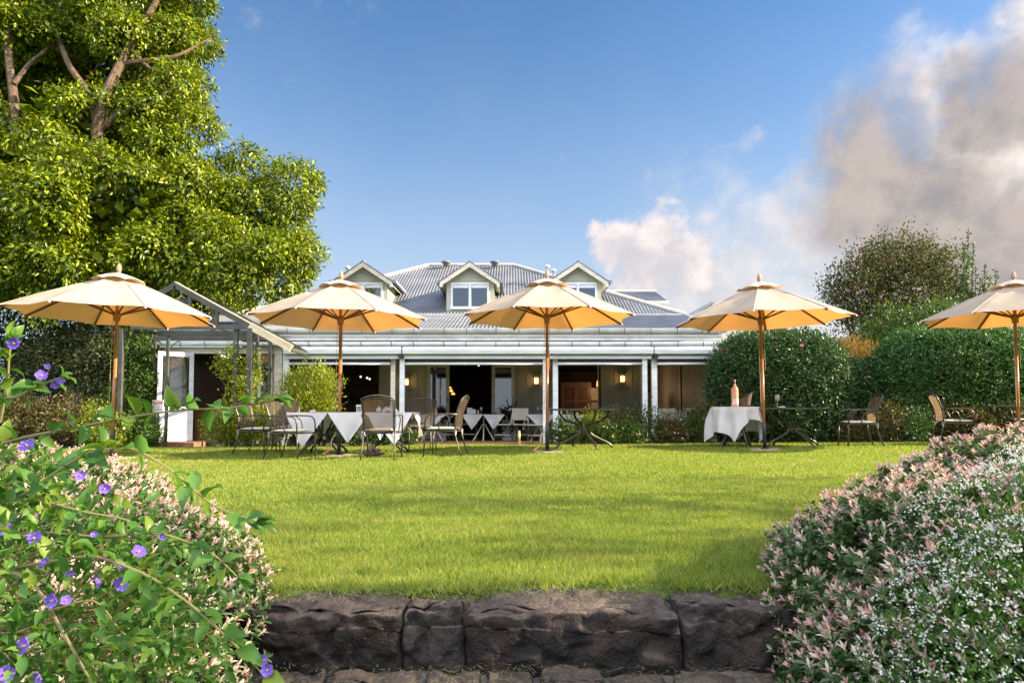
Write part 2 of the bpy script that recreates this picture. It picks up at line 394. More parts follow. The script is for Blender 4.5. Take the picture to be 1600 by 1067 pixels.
def leafcloud(name, lobes, n, k, L, Wr, spread, m, parent, rng, shape='diamond', droop=0, up=0, **kw):
    p, o = crown_pts(lobes, n, rng, **kw); pp, d, nr = clumps(p, o, k, spread, rng, droop, up)
    if kw.get('zmin') is not None:
        ok = pp[:, 2] > kw['zmin'] - .01; pp, d, nr = pp[ok], d[ok], nr[ok]
    LL = L * rng.uniform(.65, 1.25, len(pp))
    return leaves(name, pp, d, nr, LL, LL * Wr, m, parent, shape)
def copy_tree(o, parent=None):
    c_ = o.copy(); C.objects.link(c_); c_.parent = parent
    for ch in list(o.children): copy_tree(ch, c_)
    return c_

# ------------------------------------------------------------------ ground
def sstep(a, b, v):
    t = min(1, max(0, (v - a) / (b - a))); return t * t * (3 - 2 * t)
def gz(x, y=10.0):
    z = 0.009 * max(-12, min(12, x)) - 0.07 * sstep(13.2, 15.2, y)
    z += 0.012 * math.sin(x * .9 + 1) * math.sin(y * .7)
    return z
def gza(x, y):
    t = np.clip((y - 13.2) / 2.0, 0, 1)
    return .009 * np.clip(x, -12, 12) - .07 * t * t * (3 - 2 * t) + .012 * np.sin(x * .9 + 1) * np.sin(y * .7)
M['soil'] = mat('lawn_soil', (.11, .15, .035), (.07, .10, .02), .95, scale=30, bump=.5, bscale=120, spec=.1)
M['grass'] = leafmat('grass_blades', [(.03, .08, .010), (.16, .27, .032), (.33, .38, .06), (.12, .24, .03), (.50, .47, .16), (.22, .32, .04), (.07, .16, .02)], .42, .5, .25, tcol=(1.35, 1.3, .45))
xs = list(np.linspace(-14, 14, 57)); xs = [-400, -60, -25] + xs + [25, 60, 400]
ys = [-60, -5, .5, 1.2, 1.9, 2.38, 2.60, 2.66, 2.72] + list(np.linspace(3, 18, 31)) + [22, 30, 60, 200, 1200]
def prof(x, y):
    if y < 1.3: return -.95
    if y < 2.0: return -.62
    if y < 2.5: return -.30
    if y < 2.64: return -.12
    return gz(x, y) - .012
mb = MB()
for y in ys:
    for x in xs: mb.v.append((x, y, prof(x, y)))
nx = len(xs)
for j in range(len(ys) - 1):
    for i in range(nx - 1): mb.f.append((j * nx + i, j * nx + i + 1, (j + 1) * nx + i + 1, (j + 1) * nx + i))
tag(mb.build('ground', M['soil'], smooth=2), kind='structure')

gt_ = NT(M['grass'].node_tree); tco = gt_.n('ShaderNodeTexCoord'); gn = gt_.noise(tco.outputs['Object'], .9, 6, .65); rampn = [n_ for n_ in M['grass'].node_tree.nodes if n_.type == 'VALTORGB'][0]
gn2 = gt_.noise(tco.outputs['Object'], 5.5, 4, .6)
gmx = gt_.mix(gt_.smooth(gn2.outputs[0], .44, .30, 0, .55), rampn.outputs[0], (.06, .15, .02))
gmx = gt_.mix(gt_.smooth(gn.outputs[0], .42, .70, 0, .45), gmx, (.46, .42, .12))
for n_ in list(M['grass'].node_tree.nodes):
    if n_.type == 'BSDF_PRINCIPLED': gt_.l(gmx, n_.inputs['Base Color'])
def grass_patch():
    rng = np.random.default_rng(5); P = []; Ls = []; Ws = []
    for y0, y1, dens, L, w in ((2.56, 3.2, 30000, .030, .0028), (3.2, 4.5, 20000, .030, .0034), (4.5, 6.5, 9500, .030, .0050), (6.5, 9.5, 4600, .034, .0075), (9.5, 15.2, 2100, .040, .0120)):
        A = (y1 - y0) * ((y0 + y1) * .86 + 2.2); n = int(A * dens)
        y = rng.uniform(y0, y1, n); hw = .86 * y + 1.1; x = rng.uniform(-1, 1, n) * hw
        if y0 < 3: 
            ok = (y > 2.645 + .025 * np.sin(x * 5) + .02 * np.sin(x * 13 + 1)); x, y = x[ok], y[ok]; n = len(x)
        tuft = .75 + .45 * np.sin(x * 3.1 + np.sin(y * 2.3)) * np.sin(y * 3.7 + np.sin(x * 1.9))
        P.append(np.stack([x, y, gza(x, y) - .012], 1)); Ls.append(L * rng.uniform(.6, 1.3, n) * (.8 + .3 * tuft)); Ws.append(w * rng.uniform(.7, 1.3, n))
    n = 9000; x = rng.uniform(-1.6, 1.7, n); x += .05 * np.sin(x * 23); y = 2.68 + .03 * np.sin(x * 5) + rng.normal(size=n) * .05; P.append(np.stack([x, y, gza(x, y) - .012], 1)); Ls.append(.048 * rng.uniform(.5, 1.3, n)); Ws.append(.003 * np.ones(n))
    P = np.concatenate(P); L = np.concatenate(Ls); w = np.concatenate(Ws)
    d = rng.normal(size=(len(P), 3)) * [.75, .75, .0]; d[:, 2] = 1
    o = leaves('lawn_grass', P, d, rdir(len(P), rng), L, w, M['grass'], None, 'blade')
    tag(o, 'short mown green lawn grass in front of the house', 'grass', kind='stuff')
grass_patch()

# ------------------------------------------------------------------ dry stone steps
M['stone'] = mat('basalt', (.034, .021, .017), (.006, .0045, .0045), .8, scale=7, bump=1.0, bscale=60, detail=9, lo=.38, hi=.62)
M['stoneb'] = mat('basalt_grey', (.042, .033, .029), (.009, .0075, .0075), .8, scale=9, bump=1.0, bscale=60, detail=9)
M['mortar'] = mat('mortar', (.15, .13, .12), (.07, .055, .05), .9, scale=12, bump=.8)
def stone(name, x0, x1, y0, y1, z0, z1, m, parent, seed, crest=0.0, rnd=.05, nxy=True):
    """rounded, chipped block: a box lattice pushed about by noise"""
    import bmesh
    bm = bmesh.new(); bmesh.ops.create_cube(bm, size=2.0)
    bmesh.ops.subdivide_edges(bm, edges=bm.edges[:], cuts=(38 if nxy else 15), use_grid_fill=True)
    from mathutils import noise as nz
    sx, sy, sz = (x1 - x0) / 2, (y1 - y0) / 2, (z1 - z0) / 2; c0 = Vector(((x0 + x1) / 2, (y0 + y1) / 2, (z0 + z1) / 2))
    for v in bm.verts:
        p = v.co.copy(); q = Vector((abs(p.x) ** 16, abs(p.y) ** 16, abs(p.z) ** 16)); l = (q.x + q.y + q.z) ** (1 / 16)
        p = p / max(l, 1e-6) * min(1, l) if l > 1 else p
        w_ = Vector((p.x * sx, p.y * sy, p.z * sz)) + c0
        n3 = nz.noise_vector(w_ * 5 + Vector((seed, 0, 0))) * rnd * .6 + nz.noise_vector(w_ * 14 + Vector((seed, 3, 0))) * rnd * .35
        rg = abs(nz.noise(w_ * 7 + Vector((seed, 5, 1)))) + .5 * abs(nz.noise(w_ * 19 + Vector((seed, 1, 7))))
        vd = nz.voronoi(w_ * 6.5 + Vector((seed, 2, 0)))[0]; ck = min(1, (vd[1] - vd[0]) * 3.0); vd2 = nz.voronoi(w_ * 17 + Vector((seed, 4, 0)))[0]
        w_.y += (1 - ck) * .022 * (p.y < -.6) + (vd2[0] - .4) * .020 * (p.y < -.6); w_.z -= (1 - ck) * .012 * (p.z > .6) + (vd2[0] - .4) * .010 * (p.z > .6)
        fr_ = nz.fractal(w_ * 16 + Vector((seed, 0, 5)), 1.0, 2.1, 5); w_ += Vector((0, -1, .8)) * fr_ * .0085
        w_ += n3 * .7; w_.y += rg * rnd * .9 * (p.y < -.6); w_.z -= rg * rnd * .45 * (p.z > .6)
        if p.z > .5: w_.z += crest * max(0, 1 - (p.x * 1.1 + .25) ** 2) * (0.6 + .4 * p.y) + rnd * .6 * nz.noise(w_ * 3 + Vector((seed, 9, 2)))
        v.co = w_
    me = bpy.data.meshes.new(name); bm.to_mesh(me); bm.free(); me.materials.append(m); me.transform(Matrix.Translation(-org(parent)))
    me.polygons.foreach_set('use_smooth', [True] * len(me.polygons))
    o = bpy.data.objects.new(name, me); C.objects.link(o); o.parent = parent
    return o
for k_ in ('stone', 'stoneb'):     # light on the treads put into the colour: upward faces mixed paler
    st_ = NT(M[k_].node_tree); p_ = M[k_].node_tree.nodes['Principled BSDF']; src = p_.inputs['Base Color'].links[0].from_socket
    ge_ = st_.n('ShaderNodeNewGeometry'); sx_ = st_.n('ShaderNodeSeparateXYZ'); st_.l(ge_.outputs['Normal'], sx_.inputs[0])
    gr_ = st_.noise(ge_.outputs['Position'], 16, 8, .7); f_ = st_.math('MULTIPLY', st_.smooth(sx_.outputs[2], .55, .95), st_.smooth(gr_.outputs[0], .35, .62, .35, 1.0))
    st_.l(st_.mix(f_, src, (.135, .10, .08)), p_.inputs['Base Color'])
up = empty('stone_step', (0, 2.6, -.25), label='upper course of dark rough basalt blocks edging the lawn', cat='stone step')
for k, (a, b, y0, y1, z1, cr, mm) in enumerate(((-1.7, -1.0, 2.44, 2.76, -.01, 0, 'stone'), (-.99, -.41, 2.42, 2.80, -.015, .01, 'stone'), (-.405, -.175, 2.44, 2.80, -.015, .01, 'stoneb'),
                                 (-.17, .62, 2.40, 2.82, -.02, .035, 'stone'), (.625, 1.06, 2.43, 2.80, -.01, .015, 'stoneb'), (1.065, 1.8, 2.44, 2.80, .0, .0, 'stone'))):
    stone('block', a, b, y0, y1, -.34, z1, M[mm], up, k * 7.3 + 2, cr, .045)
MB().box(-1.7, 1.75, 2.50, 2.74, -.34, -.048).build('mortar_bed', M['mortar'], up)
dn = empty('stone_step', (0, 1.9, -.5), label='lower course of small flat basalt stones littered with grass clippings', cat='stone step')
MB().box(-1.7, 1.7, 1.8, 2.5, -.60, -.242).build('mortar_bed', M['mortar'], dn)
rr = random.Random(4)
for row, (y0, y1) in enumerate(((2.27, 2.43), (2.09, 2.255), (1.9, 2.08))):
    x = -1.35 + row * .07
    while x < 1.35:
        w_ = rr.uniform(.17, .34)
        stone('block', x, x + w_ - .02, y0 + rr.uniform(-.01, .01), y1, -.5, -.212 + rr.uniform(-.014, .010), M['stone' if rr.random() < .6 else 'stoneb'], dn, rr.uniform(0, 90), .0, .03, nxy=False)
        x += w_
up.location.y -= .06; dn.location.y -= .06
def clippings():
    rng = np.random.default_rng(8); n = 2200
    x = rng.uniform(-.9, 1.0, n); top = rng.random(n) < .6
    y = np.where(top, rng.uniform(2.44, 2.69, n), rng.uniform(2.04, 2.34, n)); z = np.where(top, .0, -.195) + rng.uniform(0, .01, n)
    d = rng.normal(size=(n, 3)); d[:, 2] *= .15
    o = leaves('grass_clippings', np.stack([x, y, z], 1), d, np.tile([0, 0, 1.], (n, 1)), .028 * rng.uniform(.5, 1.3, n), .0025, leafmat('dry_clippings', [(.30, .27, .13), (.16, .22, .06), (.36, .33, .2)], .2), None, 'blade')
    tag(o, 'dry grass clippings strewn over the dark stone steps', 'grass clippings', kind='stuff')
clippings()

# ------------------------------------------------------------------ the house
HY = 15.3; WY = 18.5; MY = 18.6
house = empty('restaurant_building', (-1.5, 19, -.07), label='long low grey roofed restaurant house with three dormers and a white verandah', cat='building')
XL, XR = -9.4, 5.03
ze, zm = WZ(514, HY), WZ(492, MY)
X0, X1 = -8.1, 5.06; HR = 5.0; zr = WZ(415, MY + HR); SL = (zr - zm) / HR
def corr(x0, x1, yfn0, yfn1, zfn, pitch=.098, amp=.016, steps=6, name='roof_sheet', par=None):
    n = int((x1 - x0) / pitch * 4); rows = steps; vs = []; fs = []
    for j in range(rows + 1):
        for i in range(n + 1):
            x = x0 + (x1 - x0) * i / n; y = yfn0(x) + (yfn1(x) - yfn0(x)) * j / rows
            vs.append((x, y, zfn(x, y) + amp * math.sin(2 * math.pi * i / 4 + .4)))
    for j in range(rows):
        for i in range(n): a = j * (n + 1) + i; fs.append((a, a + 1, a + n + 2, a + n + 1))
    m_ = MB(); m_.add(vs, fs); return m_.build(name, M['iron'], par or house)
roofm = corr(XL, XR, lambda x: HY - .05, lambda x: MY, lambda x, y: ze + (zm - ze) * (y - HY) / (MY - HY), name='verandah_roof', amp=.015)
roof = corr(X0, X1, lambda x: MY, lambda x: MY + max(.001, min(x - X0, X1 - x, HR)), lambda x, y: zm + SL * (y - MY), name='roof')
r_ = MB()   # hip ends and the back of the main roof, and the capping over ridge and hips
A, B_, D_, E_ = (X0, MY, zm), (X1, MY, zm), (X1 - HR, MY + HR, zr), (X0 + HR, MY + HR, zr)
G_, H_ = (X1, MY + 2 * HR, zm), (X0, MY + 2 * HR, zm)
r_.add([B_, G_, D_], [(0, 1, 2)]).add([A, H_, E_], [(0, 1, 2)]).add([D_, E_, H_, G_], [(0, 1, 2, 3)])
r_.build('hip_end', M['iron'], roof)
cp = MB()
for a, b in ((E_, D_), (D_, B_), (E_, A)):
    cp.tube([Vector(a) + Vector((0, 0, .03)), Vector(b) + Vector((0, 0, .03))], .055, 8)
cp.build('ridge_cap', M['cream'], roof)
MB().tube([(XR, HY, ze + .02), (XR, MY, zm + .02)], .05, 8).build('barge_cap', M['cream'], roofm)
MB().box(X0, X1, MY - .03, MY + .02, zm - .03, zm + .03).build('roof_flashing', M['gutter'], roof)
def roofvent(px):
    v = MB(); x = (px - 800) / 1000 * 23.4; z = zr - .12
    v.lathe([(.10, 0), (.10, .10), (.16, .11), (.18, .15), (.14, .19), (.05, .21), (0, .215)], 16, (x, 23.2, z)); return v.build('roof_vent', M['iron'], roof, smooth=True)
roofvent(697); roofvent(773)
for px, Y, py, h in ((855, 21.4, 441, .55), (864.5, 21.3, 441, .42), (543, 21.3, 436, .40)):
    p = W(px, py, Y); MB().lathe([(.03, 0), (.03, h - .06), (.09, h - .05), (.10, h), (.05, h + .03), (0, h + .035)], 10, p).build('flue_pipe', M['white'], roof, smooth=True)
# eaves: two gutters, boards and blind boxes one below the other
def gutter(y, z, x0, x1, r=.065, name='gutter', m='gutter'):
    gt = MB(); prf = [(y - r * 1.0, z + .035), (y - r * 1.15, z + .03)] + [(y + r * 1.15 * math.cos(a), z + r * 1.0 * math.sin(a)) for a in [math.pi + math.pi * k / 7 for k in range(8)]] + [(y + r, z + .03)]
    gt.prism(prf, x0, x1, 'x'); o = gt.build(name, M[m], house)
    b = MB(); n = int((x1 - x0) / .62)
    for i in range(n):
        x = x0 + .3 + i * .62 + .05 * math.sin(i * 3.3)
        b.tube([(x, y - r * 1.22, z + .045), (x, y - r * 1.25, z - .01), (x, y - r * .75, z - .06), (x, y - .01, z - .078)], .007, 5)
    b.build('gutter_bracket', M['dark'], o); return o
gutter(HY - .10, WZ(516.5, HY), XL, XR + .08)
MB().box(XL, XR, HY - .03, HY + .03, WZ(525, HY), WZ(517, HY)).build('fascia', M['cream'], house)
MB().box(XL, XR, HY - .045, HY + .01, WZ(532.5, HY), WZ(525.3, HY)).build('eaves_board', M['gutter'], house)
MB().box(XL, XR, HY - .10, HY + .0, WZ(525.6, HY), WZ(524.6, HY)).build('drip_mould', M['white'], house)
gutter(HY - .16, WZ(537, HY - .16), XL, XR + .04, .06, m='white')
BX = [(441, 626), (628, 856), (858, 1022), (1024, 1128)]
for a, b in BX:
    bx = MB(); y = HY - .22; za, zb = WZ(541.5, y), WZ(553.5, y); x0, x1 = WX(a, y), WX(b, y)
    bx.prism([(y + .14, za), (y + .03, za), (y - .0, za - .02), (y - .015, za - .07), (y + .0, zb + .02), (y + .03, zb), (y + .14, zb)], x0, x1, 'x'); o = bx.build('blind_box', M['white'], house)
    y = HY - .12
    MB().box(x0 + .03, x1 - .03, y, y + .05, WZ(560.5, y), WZ(555, y)).build('head_rail', M['white'], house)
for a, b in ((451, 609), (633, 848), (872, 1003), (1028, 1106)):
    y = HY - .06
    o = MB().box(WX(a, y), WX(b, y), y - .006, y + .006, WZ(567, y), WZ(561, y)).build('blind_screen', M['sage'] if 0 else M['dark'], house, label='rolled dark insect screen')
    MB().tube([(WX(a, y), y, WZ(568.3, y)), (WX(b, y), y, WZ(568.3, y))], .032, 8).build('bottom_bar', M['white'], o, smooth=True)
def post(px0, px1, y, m, top=553):
    x0, x1 = WX(px0, y), WX(px1, y); MB().box(x0, x1, y, y + .10, -.12, WZ(top, y)).build('verandah_post', M[m], house)
for a, b in ((441, 450.5), (624, 631.5), (848.5, 855.5), (1004.5, 1012)): post(a, b, HY - .07, 'white')
for a, b in ((610, 617), (864, 872), (1019, 1027.5)): post(a, b, HY + .02 + 0.002 * (a > 700), 'cream' if a < 700 else 'white')
post(1120, 1127, HY - .07, 'white'); post(425, 438, HY + .1, 'cream')
for x in (WX(627, HY), WX(1023, HY)):
    MB().box(x - .05, x + .05, HY - .20, HY - .07, WZ(560, HY), WZ(553.7, HY)).tube([(x, HY - .15, WZ(555, HY)), (x, HY - .15, WZ(551, HY))], .02, 8).build('bracket', M['black'], house)
# soffit, deck, inner wall, rooms
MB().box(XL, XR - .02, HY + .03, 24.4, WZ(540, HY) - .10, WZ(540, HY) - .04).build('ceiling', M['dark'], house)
zt = WZ(540, HY) - .10
MB().box(XL, XR - .02, HY + .35, 24.4, -.30, -.10).build('deck', M['concrete'], house)
MB().box(WX(640, HY), WX(1100, HY), HY + .20, HY + .345, -.25, -.035).build('deck_edge', M['brick'], house)
wall = MB()
def wpan(a, b, z0=-.1, z1=None, y=WY): wall.box(WX(a, y), WX(b, y), y, y + .12, z0, zt if z1 is None else z1)
SEG = [(592, 668), (804, 872), (938, 1004), (1071, 1160)]
for a, b in SEG: wpan(a, b)
wpan(872, 938, -.1, .25); wpan(1004, 1071, -.1, .25)
wall.box(XL + .1, WX(592, WY), WY, WY + .1, -.1, .30)
wall.box(XR - .14, XR - .02, HY + .2, 24.4, -.1, zt)
wall.box(X0 + .1, X1 - .1, MY + .3, 28.3, zt + .1, zm - .02)
wl = wall.build('wall', M['siding'], house)
bt = MB()
for px in (617, 633, 651, 823, 840.5, 858.5, 960.5, 987.5, 1089, 1108): x = WX(px, WY); bt.box(x - .012, x + .012, WY - .018, WY - .001, -.1, zt)
bt.build('batten', M['siding'], wl)
room = MB()
room.box(XL, XR - .2, 24.0, 24.1, -.1, zt).box(-3.9, -3.8, WY + .15, 23.9, -.1, zt).box(.92, 1.0, WY + .15, 22.0, -.1, zt).box(XL, XR - .2, WY + .15, 24.0, -.099, -.09)
room.box(WX(1004, 21), WX(1130, 21), 21.5, 21.6, -.08, zt)
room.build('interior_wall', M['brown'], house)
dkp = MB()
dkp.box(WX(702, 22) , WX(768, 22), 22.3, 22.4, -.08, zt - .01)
dkp.build('dark_panel', M['dark'], house)  # plain dark panel across the back of the doorway opening
# frames of the openings
def frame(a, b, top, bot, y, m, w=.05, par=house, name='opening_frame'):
    f = MB(); x0, x1 = WX(a, y), WX(b, y); z1, z0 = WZ(top, y), WZ(bot, y)
    f.box(x0 - w, x0, y - .03, y + .08, z0, z1).box(x1, x1 + w, y - .03, y + .08, z0, z1).box(x0, x1, y - .025, y + .07, z1 - w, z1)
    return f.build(name, M[m], par)
frame(872, 936, 555, 684, WY - .02, 'cream'); frame(1004, 1063, 555, 684, WY - .02, 'cream')
MB().box(WX(934, WY), WX(939, WY), WY - .05, WY - .004, -.1, zt).box(WX(1063, WY), WX(1070, WY), WY - .05, WY - .004, -.1, zt).build('jamb', M['cream'], house)
# two folded glass doors
for a, b in ((666.5, 702), (768, 804.5)):
    y = WY - .12; d_ = MB(); x0, x1 = WX(a, y), WX(b, y); z1, z0 = WZ(569, y), -.08; s_ = .10
    d_.box(x0, x0 + s_, y, y + .05, z0, z1).box(x1 - s_, x1, y, y + .05, z0, z1).box(x0 + s_, x1 - s_, y + .002, y + .048, z1 - .09, z1).box(x0 + s_, x1 - s_, y + .002, y + .048, z0, z0 + .22)
    o = d_.build('glass_door', M['cream'], house)
    MB().box(x0 + s_, x1 - s_, y + .02, y + .026, z0 + .22, z1 - .09).build('pane', M['glassdark'], o)
    MB().tube([(x1 - .05, y - .02, .95), (x1 - .05, y - .02, 1.08)], .012, 6).build('handle', M['metal'], o)
# bar at the left
bar = MB(); by = 21.0
for k in range(5): z = .55 + k * .33; bar.box(WX(455, by), WX(596, by), by, by + .25, z, z + .03)
bar.box(WX(440, by), WX(596, by), by - .9, by - .4, -.09, .92); bar.box(WX(440, by), WX(600, by), by + .26, by + .3, -.09, zt)
bar.build('bar_shelves', M['brown'], house)
# panelled cupboard doors seen through the window
cy = 21.2; cb = MB(); x0, x1, z1 = WX(879, cy), WX(921, cy), WZ(600, cy)
cb.box(x0, x1, cy, cy + .1, -.09, z1); cup = cb.build('cupboard', M['brown'], house)
cf = MB(); w_ = (x1 - x0)
cf.box(x0 - .06, x0, cy - .03, cy + .1, -.09, z1 + .06).box(x1, x1 + .06, cy - .03, cy + .1, -.09, z1 + .06).box(x0, x1, cy - .03, cy, z1, z1 + .06)
for i in (0, 1):
    for zz in (z1 - .10, z1 - .62, z1 - 1.1): cf.box(x0 + i * w_ / 2, x0 + (i + 1) * w_ / 2, cy - .02, cy - .001, zz, zz + .10)
    cf.box(x0 + i * w_ / 2, x0 + i * w_ / 2 + .07, cy - .022, cy - .001, -.09, z1).box(x0 + (i + 1) * w_ / 2 - .07, x0 + (i + 1) * w_ / 2 - .004, cy - .022, cy - .001, -.09, z1)
M['brownlit'] = mat('lit_timber', (.28, .14, .07), (.20, .10, .05), .4, scale=4)  # lighter copy of the dark timber, interior light put into the colour
cf.build('cupboard_frame', M['brownlit'], cup)
sv_ = MB(); sy = 21.3
sv_.box(WX(924, sy), WX(937, sy), sy, sy + .1, WZ(638, sy), WZ(606, sy)); sv_.build('servery_hatch', M['cream'], house)
MB().box(WX(924, sy), WX(937, sy), sy - .05, sy - .002, WZ(628, sy), WZ(625, sy)).build('hatch_shelf', M['brown'], house)
MB().box(WX(1026, 21.4), WX(1046, 21.4), 21.40, 21.49, -.08, WZ(601, 21.4)).build('inner_door', M['brownlit'], house)
MB().box(WX(1011, 20), WX(1016, 20), 20.0, 20.1, 0, WZ(613, 20)).build('door_edge', M['cream'], house)
# dormers
def dormer(px, right=True):
    cx = (px - 800) / 1000 * 18.9; fy = 18.9
    d_ = empty('dormer', (cx, fy, WZ(486, fy))); d_.location -= org(house); d_.parent = house
    zs, zE, zA = WZ(487, fy), WZ(441, fy), WZ(410, fy); hw = .70; ow = .905
    zw = zE + .02
    wl = MB(); wl.box(cx - hw, cx + hw, fy, fy + .08, zs, zw).prism([(cx - hw, zw), (cx + hw, zw), (cx, zw + hw * (zA - zE) / ow)], fy, fy + .08)
    yb = MY + (zE - zm) / SL + .15
    for sx in (-1, 1):
        x_ = cx + sx * hw
        wl.add([(x_, fy + .08, zs), (x_, fy + .08, zw), (x_, yb, zw), (x_ - sx * .06, fy + .08, zs), (x_ - sx * .06, fy + .08, zw), (x_ - sx * .06, yb, zw)], [(0, 1, 2), (3, 5, 4), (0, 3, 4, 1), (1, 4, 5, 2), (0, 2, 5, 3)])
    w1 = wl.build('wall', M['sage'], d_)
    sd_ = MB()   # weatherboard laps
    for k in range(5):
        z = zw + .02 + k * .075; h = (1 - (z - zw) / (zA - zE) * .98) * hw - .02
        if h > .06: sd_.box(cx - h, cx + h, fy - .014, fy - .001, z, z + .012)
        for kk in range(2): pass
    for k in range(8):
        z = zs + .12 + k * .10
        yk = min(yb, MY + (z - zm) / SL)
        for sx in (-1, 1): sd_.box(cx + sx * hw + (.001 if sx > 0 else -.012), cx + sx * hw + (.012 if sx > 0 else -.001), fy + .02, max(yk, fy + .05), z, z + .012)
    sd_.build('weatherboard', M['sage'], w1)
    # window
    wz0, wz1, ww = zs + .10, zE - .02, .565
    fr = MB(); t = .055
    fr.box(cx - ww, cx + ww, fy - .05, fy + .02, wz1 - t, wz1).box(cx - ww - .02, cx + ww + .02, fy - .07, fy + .02, wz0 - .03, wz0 + t - .01)
    for x_ in (-ww, -t / 2 - .01, ww - t): fr.box(cx + x_, cx + x_ + t + (.02 if x_ == -t / 2 - .01 else 0), fy - .048, fy + .02, wz0 + t - .01, wz1 - t)
    win = fr.build('window', M['white'], d_)
    for a, b in ((-ww + t, -t / 2 - .01), (t / 2 + .01, ww - t)):
        MB().box(cx + a, cx + b, fy - .02, fy - .012, wz0 + t - .01, wz1 - t).build('pane', M['glassdark'], win)
        MB().box(cx + a + .01, cx + b - .01, fy - .025, fy - .021, wz1 - t - .10, wz1 - t).build('blind', M['white'], win)
    # roof slopes and barge boards
    for sx in (-1, 1):
        rf = MB(); yt = MY + (zA - zm) / SL + .25; nn = 1
        ax, az, bx_, bz = cx, zA, cx + sx * ow, zE - .005
        vs = [(ax, fy - .22, az), (bx_, fy - .22, bz), (bx_, yb + .1, bz), (ax, yt, az)]
        vs += [(x, y, z - .04) for x, y, z in vs]
        rf.add(vs, [(0, 1, 2, 3), (7, 6, 5, 4), (0, 4, 5, 1), (1, 5, 6, 2), (2, 6, 7, 3), (3, 7, 4, 0)]); o = rf.build('dormer_roof', M['iron'], d_)
        sb = MB(); dz = .115
        sb.prism([(cx, zA - .045), (cx + sx * (ow - .02), zE - .045), (cx + sx * (ow - .02), zE - .045 - dz - .02), (cx + sx * (ow - .10), zE - .045 - dz - .02), (cx + sx * (ow - .10), zE - dz + .0), (cx, zA - .045 - dz - .02)], fy - .215, fy - .17)
        sb.build('barge_board', M['cream'], d_)
        MB().add([(cx + sx * .03, fy - .17, zA - .10), (cx + sx * (ow - .03), fy - .17, zE - .10), (cx + sx * (ow - .03), yb, zE - .10), (cx + sx * .03, yb, zA - .10),
                  (cx + sx * .03, fy - .17, zA - .12), (cx + sx * (ow - .03), fy - .17, zE - .12), (cx + sx * (ow - .03), yb, zE - .12), (cx + sx * .03, yb, zA - .12)],
                 [(0, 1, 2, 3), (7, 6, 5, 4), (0, 4, 5, 1), (1, 5, 6, 2), (2, 6, 7, 3), (3, 7, 4, 0)]).build('soffit', M['cream'], d_)
        MB().prism([(cx + sx * (ow), zE + .02), (cx + sx * (ow + .09), zE + .02), (cx + sx * (ow + .085), zE - .05), (cx + sx * (ow + .02), zE - .075)], fy - .22, yb - .05).build('side_gutter', M['slate'], d_)
    tp = MB(); tp.tube([(cx, fy - .22, zA + .01), (cx, MY + (zA - zm) / SL, zA + .01)], .03, 6); tp.build('ridge_cap', M['slate'], d_)
for px in (567, 734, 903.5): dormer(px)
# the wing at the back right
wy = 24.0; ww_ = empty('wing', (4, wy, 0)); ww_.location -= org(house); ww_.parent = house
zew, zrw = WZ(470, wy), WZ(456, wy + 2); xr_, xe_ = WX(1030, wy + 2), WX(1046, wy)
def yb_(x): return wy + 2 - max(0, (x - xr_)) / max(.01, (xe_ - xr_ + .6)) * 2
corr(1.0, xe_, lambda x: wy, lambda x: wy + 2.0, lambda x, y: zew + (zrw - zew) * min(1, (y - wy) / 2) * (1 if x < xr_ else 1), name='wing_roof', par=ww_)
MB().box(1.0, xe_ + .02, wy - .10, wy + .02, zew - .14, zew - .01).build('wing_gutter', M['cream'], ww_)
MB().box(1.0, xe_ - .35, wy + .15, wy + 3, zew - 1.6, zew - .10).build('wing_wall', M['cream'], ww_)
MB().tube([(1, wy + 2, zrw + .02), (xe_, wy + 2, zrw + .02)], .05, 6).build('ridge_cap', M['cream'], ww_)

# left end: entrance bay with an open half glazed door
ent = empty('entrance_bay', (-7, HY, 0)); ent.location -= org(house); ent.parent = house
ey = HY - .02
MB().box(XL, WX(440, ey), ey - .03, ey + .12, WZ(552.5, ey), WZ(542.5, ey)).build('lintel', M['cream'], ent)
pl = MB()
for a, b, d_ in ((243, 250, 0), (251.5, 262, .03), (428, 440, .02), (403, 407, .03), (418, 421, .03)): pl.box(WX(a, ey), WX(b, ey), ey - d_, ey + .10, -.1, WZ(552.6, ey))
pl.box(XL, WX(240, ey), ey, ey + .1, -.1, WZ(552.6, ey)); pl.box(WX(380, ey), WX(405, ey), ey + .13, ey + .2, -.1, WZ(552.6, ey))
pl.build('pilaster', M['cream'], ent)
MB().box(WX(236, ey), WX(242.6, ey), ey - .04, ey + .1, -.05, WZ(552.8, ey)).box(WX(407, ey), WX(418, ey), ey + .02, ey + .08, -.05, .9).box(WX(407, ey), WX(418, ey), ey + .02, ey + .08, WZ(565, ey), WZ(552.8, ey)).build('timber_jamb', M['wood'], ent)
MB().box(WX(407.2, ey), WX(417.8, ey), ey + .04, ey + .05, .9, WZ(565, ey)).build('side_window', M['glass'], ent)
MB().box(WX(305, 17), WX(350, 17), 17, 17.6, -.1, .80).build('counter', M['wood'], ent)
MB().box(XL, -5.6, 18.2, 18.3, -.1, zt).build('back_wall', M['brown'], ent)
MB().box(WX(343, 16.4), WX(358.5, 16.4), 16.4, 16.5, WZ(559, 16.4), WZ(554, 16.4)).build('ceiling_fitting', M['tube'], ent)
MB().box(-9.0, WX(312, 15), 14.75, HY + .3, -.2, -.018).build('threshold', M['brick'], ent)
a_, b_ = Vector((-8.16, 14.72, 0)), Vector((-7.58, 15.22, 0)); dl = (b_ - a_); ln = dl.length; ang = math.atan2(dl.y, dl.x)
door = empty('entrance_door', a_ - org(ent), ang); door.parent = ent
zT = WZ(549.5, 14.9)
dm = MB(); s_ = .095
